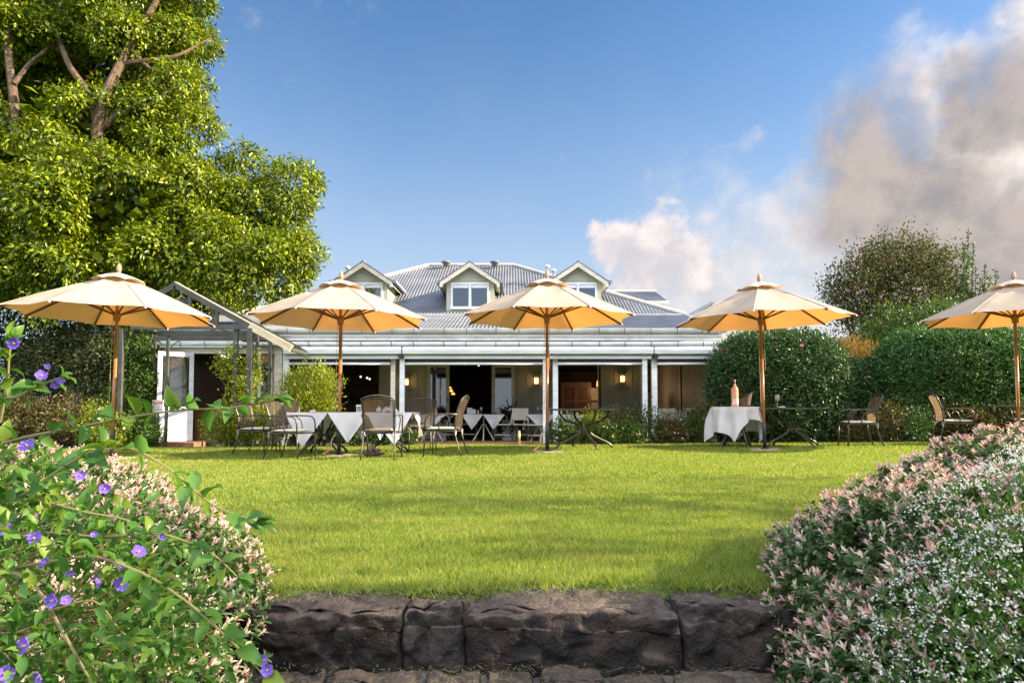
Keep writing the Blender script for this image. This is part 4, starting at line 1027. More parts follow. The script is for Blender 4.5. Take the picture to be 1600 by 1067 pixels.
for j in range(2):
    for k in range(N):
        a = 2 * math.pi * k / N; zz = (.20 + .07 * math.cos(a)) if j == 0 else .02; rr_ = .122 if j == 0 else .08; vs.append((p.x + rr_ * math.cos(a), p.y + rr_ * math.sin(a), p.z + zz))
for k in range(N): fs.append((8 * N + k, 8 * N + (k + 1) % N, b0 + (k + 1) % N, b0 + k)); fs.append((b0 + k, b0 + (k + 1) % N, b0 + N + (k + 1) % N, b0 + N + k))
fs.append(tuple(range(N))); fs.append(tuple(b0 + N + k for k in range(N)))
MB().add(vs, fs).build('basket', M['wicker'], e)
MB().tube([(p.x + .122 * math.cos(a), p.y + .122 * math.sin(a), p.z + .205 + .07 * math.cos(a)) for a in [2 * math.pi * k / 20 for k in range(21)]], .007, 5).build('rim', M['metal'], e)
def wineglass(p, label, fill=True, s=1.0, group=None):
    e = empty('wine_glass', p, label=label, cat='wine glass', group=group)
    MB().lathe([(.036 * s, 0), (.036 * s, .003), (.006, .008), (.005, .09 * s), (.012, .10 * s)], 14, p).build('stem', M['clear'], e, smooth=True)
    MB().lathe([(.012, .10 * s), (.034 * s, .125 * s), (.041 * s, .155 * s), (.038 * s, .19 * s), (.032 * s, .22 * s)], 16, p).build('bowl', M['clear'], e, smooth=True)
    if fill: MB().lathe([(.008, .104 * s), (.031 * s, .125 * s), (.037 * s, .148 * s), (0, .149 * s)], 14, p).build('wine', M['rose'], e, smooth=True)
gx = gz(WX(1238, 12), 12)
wineglass(on(1215, 11.9, gx + .73), 'glass of pink wine standing on the bare table right of the umbrella pole', s=1.1)
napkin(on(1222, 11.8, gx + .73), .14, .025, 'crumpled white napkin beside the wine glass on the bare table')
# empty brass umbrella stand
p = Vector((WX(811, 13.0), 13.0, gz(0, 13))); e = empty('umbrella_stand', p, label='empty brass umbrella stand tube on a round plate in the middle of the lawn', cat='umbrella stand')
MB().lathe([(.026, .015), (.026, .31), (.020, .31), (.020, .04)], 16, p).build('tube', M['brass'], e, smooth=True); MB().lathe([(.0, -.005), (.11, -.005), (.11, .012), (.03, .018), (0, .018)], 24, p).build('base_plate', M['concrete'], e)
# gnarled lump of root on the grass
p = Vector((WX(581, 10.6), 10.6, gz(-2.3, 10.6)))
rl = MB(); rq = random.Random(3)
for k in range(26):
    a = rq.uniform(0, 6.28); el = rq.uniform(.1, 1.4); L_ = rq.uniform(.08, .19); d_ = Vector((math.cos(a) * math.cos(el), math.sin(a) * math.cos(el) * .6, math.sin(el) * .8))
    b0_ = Vector((rq.uniform(-.09, .08), rq.uniform(-.04, .04), .02)); pts = [b0_, b0_ + d_ * L_ * .5 + Vector((rq.uniform(-.02, .02), 0, .01)), b0_ + d_ * L_ * .85, b0_ + d_ * L_ + Vector((rq.uniform(-.03, .03), 0, 0))]
    rl.tube(pts, [.034, .030, .022, .006], 6)
o = rl.build('driftwood', M['barkdark']); o.location = p; tag(o, 'dark gnarled lump of driftwood on the grass under the clothed table', 'driftwood')

# ------------------------------------------------------------------ verandah furniture
DZ = -.095
def vchair(px, Y, deg, label, m='cream'):
    x = WX(px, Y); c_ = empty('bistro_chair', (x, Y, DZ), R(deg), label=label, cat='chair', group='pale chairs on the verandah')
    MB().box(-.21, .21, -.21, .21, .43, .455).build('seat', M[m], c_, local=True)
    bk = MB(); bk.beam((-.20, -.20, .46), (-.28, -.20, .88), .03, .03, (0, 1, 0)).beam((-.20, .20, .46), (-.28, .20, .88), .03, .03, (0, 1, 0)).build('back_frame', M['cream'], c_, local=True)
    MB().add([(-.215, -.185, .56), (-.28, -.185, .87), (-.28, .185, .87), (-.215, .185, .56), (-.23, -.185, .56), (-.295, -.185, .87), (-.295, .185, .87), (-.23, .185, .56)], [(0, 1, 2, 3), (4, 7, 6, 5), (0, 4, 5, 1), (1, 5, 6, 2), (2, 6, 7, 3), (3, 7, 4, 0)]).build('backrest', M['cushion'], c_, local=True)
    for sx, sy in ((-1, -1), (-1, 1), (1, -1), (1, 1)):
        MB().tube([(sx * .19, sy * .19, .43), (sx * .21, sy * .20, .2), (sx * (.23 if sx > 0 else .26), sy * .21, 0)], .013, 6).build('leg', M['metal'], c_, local=True)
    b = MB()
    for sy in (-1, 1): b.tube([(-.22, sy * .205, .17), (.21, sy * .205, .17)], .009, 5)
    b.tube([(0, -.205, .17), (0, .205, .17)], .009, 5).build('stretcher', M['cream'], c_, local=True)
def vtable(px, Y, w, tris, label, clabel):
    x = WX(px, Y); t = empty('verandah_table', (x, Y, DZ), label=label, cat='table', group='clothed tables on the verandah')
    MB().box(-w / 2, w / 2, -.35, .35, .68, .70).build('tabletop', M['metal'], t, local=True)
    for k in range(3):
        a = -math.pi / 2 + (k - 1) * 1.2
        MB().tube([(.03 * math.cos(a), .03 * math.sin(a), .45), (.12 * math.cos(a), .12 * math.sin(a), .3), (.30 * math.cos(a), .30 * math.sin(a), .0)], .018, 6).build('leg', M['cream'], t, local=True)
    MB().tube([(0, 0, .3), (0, 0, .68)], .02, 6).build('column', M['cream'], t, local=True)
    ps = [('top', -w / 2 - .02, w / 2 + .02, -.37, .37, .708)]
    n = tris
    for k in range(n):
        a = -w / 2 - .02 + k * (w + .04) / n; ps.append(('c', (a, -.372, .708), (a + (w + .04) / n, -.372, .708), .48, .40, (0, -1, 0), 1.2))
    ps.append(('c', (-w / 2 - .02, .37, .708), (-w / 2 - .02, -.37, .708), .5, .4, (-1, 0, 0), 1.1)); ps.append(('c', (w / 2 + .02, -.37, .708), (w / 2 + .02, .37, .708), .5, .4, (1, 0, 0), 1.1))
    drape('tablecloth', ps, clabel, t.location, 0, 'white cloths on the verandah tables'); return t
vtable(756, 17.2, 1.10, 2, 'verandah table in front of the dark doorway', 'white cloth with two points on the table in front of the dark doorway')
vtable(845, 17.0, .72, 1, 'verandah table behind the middle umbrella pole', 'white cloth with one point on the table behind the middle umbrella pole')
vtable(676, 17.0, .75, 1, 'verandah table left of the doors behind the lone armchair', 'white cloth on the table behind the armchairs left of the doorway')
vtable(890, 16.8, .70, 1, 'verandah table behind the bare lawn table at the left end of the flower bed', 'white cloth on the verandah table at the left end of the flower bed')
vtable(1064, 17.2, .62, 1, 'verandah table between two pale chairs near the round hedge', 'white cloth between two pale chairs near the round hedge')
vchair(786, 17.0, 180, 'pale chair at the right of the doorway table beside the planter')
vchair(816, 17.0, 78, 'pale chair seen from behind left of the small table by the umbrella pole')
vchair(841, 16.6, 160, 'pale folding chair seen from the side near the umbrella pole')
vchair(733, 17.5, 0, 'pale chair behind the left side of the doorway table')
vchair(694, 17.3, 20, 'pale chair behind the armchair left of the doorway')
vchair(1039, 16.8, 85, 'pale chair left of the table near the round hedge')
vchair(1078, 16.8, 95, 'pale chair right of the table near the round hedge')
def bits(items, Y):
    for kind, px, z, lab in items:
        p = on(px, Y, z)
        if kind == 'g': wineglass(p, lab, False, .9, 'glasses on the verandah tables')
        elif kind == 'm': o = MB().box(p.x - .14, p.x - .0, p.y - .01, p.y + .0, p.z, p.z + .17, Matrix.Rotation(R(-10), 3, 'X')).box(p.x - .0, p.x + .09, p.y - .005, p.y + .02, p.z, p.z + .13).build('menu_card', M['paper']); tag(o, lab, 'menu card')
        else: e = empty('shaker', p, label=lab, cat='shaker', group='shakers on the verandah tables'); MB().lathe([(.02, 0), (.024, .02), (.018, .08), (.022, .10), (.0, .115)], 10, p).build('shaker_body', M['white'], e, smooth=True)
TZ = DZ + .715
bits((('m', 738, TZ, 'pale standing menu card on the table in front of the dark doorway'), ('s', 747, TZ, 'white shaker beside the menu card in front of the dark doorway'), ('g', 752, TZ, 'wine glass right of the menu card on the doorway table')), 17.1)
bits((('g', 841, TZ, 'left wine glass on the table behind the middle umbrella pole'), ('g', 847.5, TZ, 'right wine glass on the table behind the middle umbrella pole')), 16.95)
bits((('s', 877, TZ, 'left white shaker above the bare lawn table'), ('s', 886.5, TZ, 'middle white shaker above the bare lawn table'), ('s', 896, TZ, 'right white shaker above the bare lawn table')), 16.7)
bits((('s', 1057, TZ, 'left shaker on the table near the round hedge'), ('s', 1062, TZ, 'middle tall shaker on the table near the round hedge'), ('g', 1068, TZ, 'wine glass on the table near the round hedge')), 17.1)
def planter(px, Y, w, label):
    x = WX(px, Y); e = empty('planter', (x, Y, DZ), label=label, cat='planter', group='white planters with dark plants beside the doors')
    MB().prism([(-w / 2 + .03, 0), (w / 2 - .03, 0), (w / 2, .56), (-w / 2, .56)], -w / 2, w / 2).build('pot', M['planter'], e, local=True)
    rng = np.random.default_rng(int(px)); n = 280
    pp = np.tile([0, 0, .5], (n, 1)) + rng.normal(size=(n, 3)) * [.15, .12, .13]; d = rdir(n, rng) * [1, .8, .7] + [0, -.2, .15]
    leaves('foliage', pp, d, rdir(n, rng), .34 * rng.uniform(.6, 1.2, n), .06, M['leafblack'], e, 'leaf', local=True)
planter(686, 17.8, .50, 'white planter with dark strappy plant left of the dark doorway')
planter(797, 17.6, .46, 'white planter with dark strappy plant right of the dark doorway')
# bottles on the bar shelves
bc = [mat('bottle_glass', c_, None, .1, spec=.8) for c_ in ((.02, .05, .02), (.25, .10, .02), (.35, .33, .28), (.05, .02, .01), (.12, .18, .05))]
rq = random.Random(9); k = 0
for row, z in enumerate((.58, .91, 1.24)):
    for px in range(538, 592, 6):
        if rq.random() < .25: continue
        p = on(px + rq.uniform(-1, 1), by + .1, z + .003); s_ = rq.uniform(.8, 1.1)
        o = MB().lathe([(.038, 0), (.04, .01), (.04, .17 * s_), (.013, .22 * s_), (.013, .28 * s_), (0, .281 * s_)], 10).build('bottle', rq.choice(bc), smooth=True); o.location = p
        tag(o, 'small liquor bottle on the dark bar shelves', 'bottle', 'bottles on the bar shelves')
# spotlights in the bar ceiling
for px, py, lab in ((563.5, 590, 'brightest left spotlight over the bar'), (573.5, 591.8, 'middle spotlight over the bar'), (577.5, 593.5, 'faint right spotlight over the bar'), (748, 572, 'spotlight in the ceiling above the dark doorway')):
    p = W(px, py, 20.2); e = empty('spotlight', p, label=lab, cat='spotlight'); MB().lathe([(0, 0), (.025, 0), (.03, .03), (.02, .06)], 10, p).build('lamp', M['tube'], e); MB().tube([p + Vector((0, 0, .06)), (p.x, p.y, zt)], .008, 5).build('stem', M['black'], e)
# notice by the entrance, little blackboard, window box
p = W(246.5, 634, 14.7); e = empty('notice_board', (p.x, p.y, 0), label='small white notice with a red heading beside the open white door', cat='sign')
w_, h_ = .125, .135
MB().box(p.x - w_, p.x + w_, p.y, p.y + .02, p.z - h_, p.z + h_).build('board', M['paper'], e)
MB().box(p.x - w_ + .015, p.x + w_ - .015, p.y - .004, p.y - .001, p.z + .05, p.z + .11).build('heading', M['red'], e)
nt = MB()
for q, (a, b) in enumerate(((-.06, .04), (-.03, .05))): nt.box(p.x + a, p.x + b, p.y - .003, p.y - .001, p.z - .01 - q * .03, p.z - .003 - q * .03)
nt.box(p.x - .10, p.x + .10, p.y - .003, p.y - .001, p.z - .09, p.z - .075).build('print', M['ink'], e)
hd = MB()
for q in range(7): hd.box(p.x - .09 + q * .026, p.x - .073 + q * .026, p.y - .006, p.y - .0045, p.z + .07, p.z + .092)
hd.build('heading_print', M['paper'], e)
MB().box(p.x - .02, p.x + .02, p.y + .021, p.y + .05, -.02, p.z + .02).build('post', M['greyframe'], e)
p = on(333, 14.6, -.02); e = empty('chalkboard', p, label='small dark chalkboard with white writing standing in the entrance', cat='chalkboard')
rot = Matrix.Rotation(R(-14), 3, 'X')
MB().box(p.x - .14, p.x + .14, p.y, p.y + .02, p.z, p.z + .74, rot, p).build('board', M['chalk'], e)
fb = MB()
for a, b, z0, z1 in ((-.155, -.14, 0, .76), (.14, .155, 0, .76), (-.14, .14, .74, .76)): fb.box(p.x + a, p.x + b, p.y - .005, p.y + .024, p.z + z0, p.z + z1, rot, p)
fb.build('board_frame', M['black'], e)
ch = MB(); rq = random.Random(2)
for z in (.62, .54, .38, .34, .30, .26, .20):
    x = -.10
    while x < .09:
        w_ = rq.uniform(.012, .03); ch.box(p.x + x, p.x + x + w_, p.y - .004, p.y - .001, p.z + z, p.z + z + rq.uniform(.012, .02), rot, p); x += w_ + .008
ch.build('chalk_writing', M['paper'], e)

# ------------------------------------------------------------------ vegetation
def lobe(px, py, rp, Y, k=(1, 1, 1)):
    c_ = W(px, py, Y); r = rp * Y / 1000; return (c_, (r * k[0], r * k[1], r * k[2]))
def thing(name, x, y, label, cat, group=None, z=None): return empty(name, (x, y, gz(x, y) if z is None else z), label=label, cat=cat, group=group)
def limb(t, a, b, r0, r1, sag=.3, n=6, seg=7, wob=.12, rq=random):
    a, b = Vector(a), Vector(b); L_ = (b - a).length; pts = []; rs = []
    for i in range(n + 1):
        u = i / n; p = a.lerp(b, u) + Vector((rq.uniform(-1, 1), rq.uniform(-1, 1), rq.uniform(-1, 1))) * wob * L_ * .3 * (0 < i < n) + Vector((0, 0, -sag * L_ * .25 * math.sin(u * math.pi)))
        pts.append(p); rs.append(r0 + (r1 - r0) * u)
    t.tube(pts, rs, seg); return pts
M['fig'] = leafmat('fig_leaves', [(.015, .045, .004), (.12, .19, .006), (.22, .29, .009), (.035, .08, .005), (.36, .41, .013), (.085, .14, .007)], .24, .38, .4, tcol=(1.5, 1.35, .35))
M['figdark'] = leafmat('olive_leaves', [(.03, .05, .012), (.06, .08, .02), (.11, .11, .04), (.045, .06, .015)], .3)
M['hedgeleaf'] = leafmat('hedge_leaves', [(.022, .060, .018), (.038, .095, .028), (.062, .13, .038), (.028, .07, .022), (.10, .15, .04)], .2, .45, .32)
M['hedgeleaf2'] = leafmat('hedge_leaves_light', [(.030, .090, .024), (.060, .15, .038), (.10, .20, .055), (.040, .10, .03)], .25, .45, .32)
M['redleaf'] = leafmat('reddish_leaves', [(.06, .07, .02), (.12, .08, .03), (.16, .13, .03), (.07, .11, .02), (.12, .05, .03)], .3)
M['yelleaf'] = leafmat('yellow_green_leaves', [(.10, .17, .012), (.20, .26, .02), (.28, .30, .03), (.14, .20, .02)], .4, tcol=(1.4, 1.3, .4))
M['goldleaf'] = leafmat('golden_leaves', [(.26, .20, .03), (.38, .24, .04), (.20, .20, .04), (.42, .22, .06)], .35, tcol=(1.3, 1, .5))
M['midleaf'] = leafmat('mid_green_leaves', [(.03, .075, .012), (.055, .11, .018), (.09, .15, .025), (.04, .09, .015)], .3, tcol=(1.3, 1.3, .5))
M['trip'] = leafmat('camellia_leaves', [(.06, .07, .02), (.10, .10, .03), (.06, .09, .022), (.12, .08, .035)], .3, .6, .2)

# the big fig tree on the left
rng = np.random.default_rng(21); rq = random.Random(21)
fx, fy = -11.0, 18.5; fig = thing('fig_tree', fx, fy, 'huge spreading fig tree with bright green drooping leaves filling the left of the sky', 'tree')
FL = [(50, 60, 105, 16.5), (170, 60, 95, 16.5), (262, 30, 78, 17), (330, -5, 34, 17.5), (282, 95, 48, 17), (288, 165, 48, 16.5), (110, 190, 100, 15.6), (225, 225, 85, 16.2), (20, 250, 100, 15.4), (300, 240, 50, 16.4),
      (150, 320, 95, 15.2), (40, 370, 95, 15.0), (245, 330, 78, 15.6), (330, 320, 68, 16.2), (404, 205, 30, 17), (375, 268, 38, 16.8), (435, 282, 34, 16.6), (405, 350, 54, 16.2), (468, 343, 32, 16.5), (474, 388, 32, 16.2),
      (430, 425, 40, 15.8), (380, 410, 64, 15.6), (310, 405, 64, 15.4), (235, 420, 60, 15.2), (150, 430, 66, 15.0), (70, 450, 66, 14.8), (10, 470, 60, 14.6), (130, 490, 42, 14.8), (220, 480, 36, 15.0), (395, 465, 36, 15.6),
      (300, 480, 45, 18.8), (345, 470, 42, 18.8), (255, 470, 45, 18.8), (-90, 150, 150, 17), (-120, 380, 140, 16), (120, -90, 130, 18), (270, -110, 90, 18.5), (200, 150, 70, 18.5), (120, 400, 110, 19), (280, 380, 90, 19.5), (20, 150, 120, 19.5), (270, 130, 60, 19)]
FLB = [lobe(a, b, r * .86, Y, (1, .95, .92)) for a, b, r, Y in FL]
p, o = crown_pts(FLB, 430, rng, shell=(.66, .98), rough=.10, f=1.5, keep_in=.12, seed=1.3)
SUB = [(Vector(a), (r * 1.1, r, r * .8)) for a, r in zip(p, rng.uniform(.36, .74, len(p)))]
p, o = crown_pts(SUB, 42000, rng, shell=(.72, 1.06), rough=.12, f=3, keep_in=.12, seed=2.3)
HOLES = [(W(160, 160, 14.8), .62), (W(172, 125, 15.2), .55), (W(222, 75, 15.4), .6), (W(262, 100, 15.6), .5), (W(18, 95, 14.8), .6), (W(105, 115, 14.9), .5), (W(150, 195, 14.6), .5), (W(268, 160, 15.8), .45)]
for hc, hr in HOLES:
    dd_ = np.abs(p - np.array(hc)) / np.array([hr * .85, hr * 2.2, hr * .85]); kp = ((dd_ ** 2).sum(1) > 1) | (rng.random(len(p)) < .88); p, o = p[kp], o[kp]
low_ = o[:, 2] < -.35; kp = ~low_ | (rng.random(len(p)) < .35); p, o = p[kp], o[kp]
pp, d, nr = clumps(p, o, 18, .10, rng, droop=.55)
pi_, oi_ = crown_pts([l_ for l_ in FLB if l_[1][0] > .85], 6000, rng, shell=(.2, .60), rough=.1, f=2, keep_in=.5, seed=7)
leaves('inner_foliage', pi_, rdir(len(pi_), rng), rdir(len(pi_), rng), .34, .24, M['fig'], fig, 'diamond')
LL = .128 * rng.uniform(.65, 1.2, len(pp)); 
leaves('crown', pp, d, nr, LL, LL * .44, M['fig'], fig, 'diamond')
tr = MB(); base = Vector((fx, fy, -.1))
tr.tube([base, base + Vector((.1, 0, 1.2)), base + Vector((0, -.1, 2.8)), base + Vector((.2, 0, 4.4))], [.62, .46, .40, .34], 12)
tr.build('trunk', M['bark'], fig)
lm = MB(); fork = base + Vector((.2, 0, 4.2)); 
for a, b, Y in ((150, 150, 16.6), (205, 60, 17), (60, 130, 17), (30, 70, 17.2), (262, 60, 17.2), (300, 150, 16.8), (120, 110, 16.3), (240, 100, 16.6), (390, 280, 17), (440, 340, 16.8), (330, 300, 17), (170, 205, 16.4), (380, 400, 16.5), (30, 220, 16.6), (95, 30, 16.8), (230, 10, 17.5)):
    e_ = W(a, b, Y); mid = fork.lerp(e_, .5) + Vector((0, 0, .5)); pts = limb(lm, fork, mid, .22, .13, 0, 5, 8, .12, rq); pts2 = limb(lm, mid, e_, .13, .05, 0, 5, 7, .15, rq)
    for q in (pts2[2], pts2[4], pts2[3]): limb(lm, q, q + Vector((rq.uniform(-1, 1), rq.uniform(-.8, .5), rq.uniform(.1, 1))) * 1.0, .05, .015, 0, 4, 5, .2, rq)
def bough(pts, r0, r1):
    w = [W(*q) for q in pts]; fine = []
    for i in range(len(w) - 1):
        for k in range(4): fine.append(w[i].lerp(w[i + 1], k / 4) + Vector((rq.uniform(-.03, .03), 0, rq.uniform(-.03, .03))))
    fine.append(w[-1])
    for _ in range(2): fine = [fine[0]] + [(fine[i - 1] + fine[i] * 2 + fine[i + 1]) / 4 for i in range(1, len(fine) - 1)] + [fine[-1]]
    lm.tube(fine, [r0 + (r1 - r0) * i / (len(fine) - 1) for i in range(len(fine))], 8)
bough([(190, 420, 16.4), (165, 300, 15.7), (148, 205, 15.2), (165, 150, 15.2), (190, 95, 15.6), (225, 35, 15.9), (262, -30, 16.2)], .17, .06)
bough([(150, 210, 15.2), (185, 175, 15.3), (230, 165, 15.6), (290, 150, 16.3)], .08, .03)
bough([(152, 195, 15.25), (140, 150, 15.2), (112, 110, 15.3), (90, 60, 15.8), (70, 10, 16.5)], .10, .04)
bough([(190, 98, 15.6), (230, 95, 15.7), (280, 88, 15.9), (330, 60, 16.6)], .07, .02)
bough([(205, 80, 15.7), (235, 110, 15.7), (262, 118, 15.8), (300, 120, 16.5)], .06, .02)
bough([(60, 420, 16), (30, 260, 15.3), (22, 150, 15.1), (10, 70, 15.3), (30, -20, 15.9)], .14, .06)
bough([(22, 130, 15.1), (50, 95, 15.3), (95, 60, 16)], .06, .02)
lm.build('limb', M['bark'], fig)

# dense planting behind the left corner
def shrub(name, label, cat, lobes, n, k, L, Wr, spread, m, seed, group=None, stems=4, droop=0, up=.2, flowers=None, shape='diamond', zmin=-.05, rough=.14, f=2.5, shell=(.5, 1.05), stemm='barkdark', fl_f=None):
    rng = np.random.default_rng(seed); rq = random.Random(seed)
    cx = sum(l[0].x for l in lobes) / len(lobes); cy = sum(l[0].y for l in lobes) / len(lobes)
    t = thing(name, cx, cy, label, cat, group)
    leafcloud('foliage', lobes, n, k, L, Wr, spread, M[m], t, rng, shape, droop, up, rough=rough, f=f, shell=shell, zmin=zmin, seed=seed)
    sm = MB(); zb = gz(cx, cy) - .03
    for i in range(stems):
        l = lobes[i % len(lobes)]; limb(sm, (cx + rq.uniform(-.1, .1) * len(lobes), cy + rq.uniform(-.1, .1), zb), l[0] + Vector((rq.uniform(-.3, .3) * l[1][0], 0, rq.uniform(-.2, .6) * l[1][2])), .03, .01, 0, 4, 5, .12, rq)
    sm.build('stem', M[stemm], t)
    if flowers:
        fm, cnt, sz = flowers; p, o = crown_pts(lobes, cnt, rng, shell=(.98, 1.06), rough=rough, f=f, keep_in=0, seed=seed, zmin=.1)
        pp = np.repeat(p + o * .02, 7, 0); oo = np.repeat(o, 7, 0); d = rdir(len(pp), rng) * 1.0 + oo * .35
        leaves('blossom', pp, d, oo, sz * rng.uniform(.7, 1.2, len(pp)), sz * .7, M[fm], t, 'diamond')
    return t
shrub('evergreen_hedge', 'dark evergreen hedge closing the garden behind the fig tree', 'hedge', [lobe(a, 575, 110, 19.5, (1, .5, 1)) for a in (-120, 20, 130)], 3800, 9, .13, .5, .12, 'hedgeleaf', 31, stems=3)
t = shrub('small_tree', 'small olive coloured tree with two pale bare trunks under the fig tree', 'tree', [lobe(110, 555, 48, 15.2), lobe(165, 555, 45, 15.0), (W(60, 565, 15.4), (.7, .6, .5)), lobe(150, 600, 30, 14.9)], 1500, 9, .085, .45, .10, 'figdark', 32, stems=1, up=-.1)
tk = MB()
tk.tube([W(140, 662, 15), W(134, 635, 15), W(130, 600, 15), W(131, 570, 15)], [.06, .055, .045, .03], 8).tube([W(138, 650, 15), W(124, 625, 15), W(112, 600, 15), W(110, 575, 15)], [.045, .04, .035, .02], 8); tk.build('trunk', M['bark'], t)
shrub('climbing_shrub', 'tall leafy green climber covering the wall left of the entrance door', 'climber', [lobe(208, 560, 30, 14.9), lobe(222, 600, 26, 14.8), lobe(200, 625, 32, 14.7), lobe(225, 540, 20, 15), lobe(190, 660, 30, 14.6)], 1500, 9, .075, .5, .08, 'midleaf', 33)
fr = thing('picket_fence', WX(125, 15.9), 15.9, 'pale grey picket fence seen behind the two bare trunks', 'fence')
for i, px in enumerate((108, 114, 120, 126, 132, 138, 144, 150)): x = WX(px, 15.9); MB().box(x - .035, x + .035, 15.9, 15.92, -.1, 1.32).build('picket', M['planter'], fr)
MB().box(WX(105, 15.9), WX(153, 15.9), 15.925, 15.96, .95, 1.03).build('rail', M['planter'], fr)
for (a, b, r, Y, lab, m_, seed, fl) in ((30, 655, 42, 14.2, 'reddish flowering shrub at the far left border', 'redleaf', 34, ('palepink', 40, .035)), (95, 660, 44, 14.1, 'bushy reddish shrub with pink blooms below the two bare trunks', 'redleaf', 35, ('palepink', 60, .035)),
                            (160, 668, 38, 14.0, 'low green shrub with cream flowers behind the leftmost umbrella pole', 'yelleaf', 36, ('whitepetal', 30, .04)), (215, 672, 28, 14.2, 'small dark green shrub left of the entrance step', 'midleaf', 37, None), (-40, 650, 50, 14.4, 'shrub at the left edge of the lawn', 'redleaf', 38, None)):
    shrub('border_shrub', lab, 'shrub', [lobe(a, b, r, Y), lobe(a + 18, b + 10, r * .7, Y - .2)], 900, 8, .06, .5, .06, m_, seed, 'shrubs in the left border', flowers=fl)
shrub('climbing_plant', 'leafy climber twining up the steel posts right of the entrance', 'climber', [(W(380, 600, 14.1), (.30, .25, .5)), (W(385, 650, 14.1), (.5, .3, .5)), (W(352, 570, 14.2), (.16, .2, .28)), (W(398, 575, 14.2), (.12, .2, .35)), (W(365, 560, 14.1), (.10, .1, .35))], 800, 7, .065, .5, .07, 'yelleaf', 41, rough=.3, shell=(.3, 1.15))
shrub('border_shrub', 'spreading yellow green shrub at the foot of the entrance posts', 'shrub', [lobe(345, 668, 26, 13.9), lobe(385, 665, 28, 13.9), lobe(418, 672, 22, 13.8)], 900, 8, .06, .5, .06, 'yelleaf', 42)
shrub('round_shrub', 'bright yellow green bush in front of the verandah behind the left chairs', 'shrub', [lobe(485, 615, 34, 13.4), lobe(465, 635, 28, 13.4), lobe(500, 640, 26, 13.5), lobe(500, 600, 22, 13.4), lobe(462, 598, 14, 13.5)], 1500, 8, .06, .5, .07, 'yelleaf', 43, up=.9, rough=.45, shell=(.35, 1.25))
for i, (px, py, r, Y) in enumerate(((455, 668, 24, 13.7), (500, 672, 20, 13.6), (545, 673, 20, 13.6), (590, 675, 18, 13.7), (628, 676, 15, 13.8))):
    shrub('bedding_plant', ('first', 'second', 'third', 'fourth', 'fifth')[i] + ' low green plant from the left in the bed behind the clothed table', 'plant', [lobe(px, py, r, Y), lobe(px + 14, py + 5, r * .7, Y)], 420, 7, .055, .45, .05, 'midleaf', 50 + i, 'low plants behind the clothed table', flowers=('whitepetal', 8, .03))
for i, (px, py, r, Y, m_, fm, lab) in enumerate(((885, 672, 22, 13.6, 'midleaf', 'whitepetal', 'low flowering plant at the left end of the bed right of the umbrella pole'), (925, 668, 24, 13.7, 'yelleaf', 'whitepetal', 'light green plant behind the bare table legs'), (968, 658, 24, 13.9, 'redleaf', 'whitepetal', 'brownish rose bush with white buds right of the bare table top'),
        (985, 676, 20, 13.5, 'midleaf', 'palepink', 'low plant with one pink bloom in the bed'), (1010, 664, 28, 13.8, 'midleaf', 'whitepetal', 'rounded green rose bush in the middle of the bed'), (1050, 672, 22, 13.6, 'redleaf', 'whitepetal', 'brown green rose bush below the verandah chairs'),
        (1083, 668, 24, 13.7, 'midleaf', 'whitepetal', 'dark leafy plant at the right of the bed'), (1100, 650, 22, 13.9, 'redleaf', 'palepink', 'reddish rose bush beside the round hedge'), (945, 680, 16, 13.4, 'midleaf', 'whitepetal', 'smallest low plant at the front of the bed'))):
    shrub('rose_bush', lab, 'plant', [lobe(px, py, r, Y), lobe(px + 10, py + 9, r * .8, Y - .1), lobe(px - 10, py + 10, r * .75, Y)], 620, 7, .05, .5, .05, m_, 60 + i, 'plants in the verandah bed', flowers=(fm, 12, .03), up=.4, rough=.25, shell=(.4, 1.15))
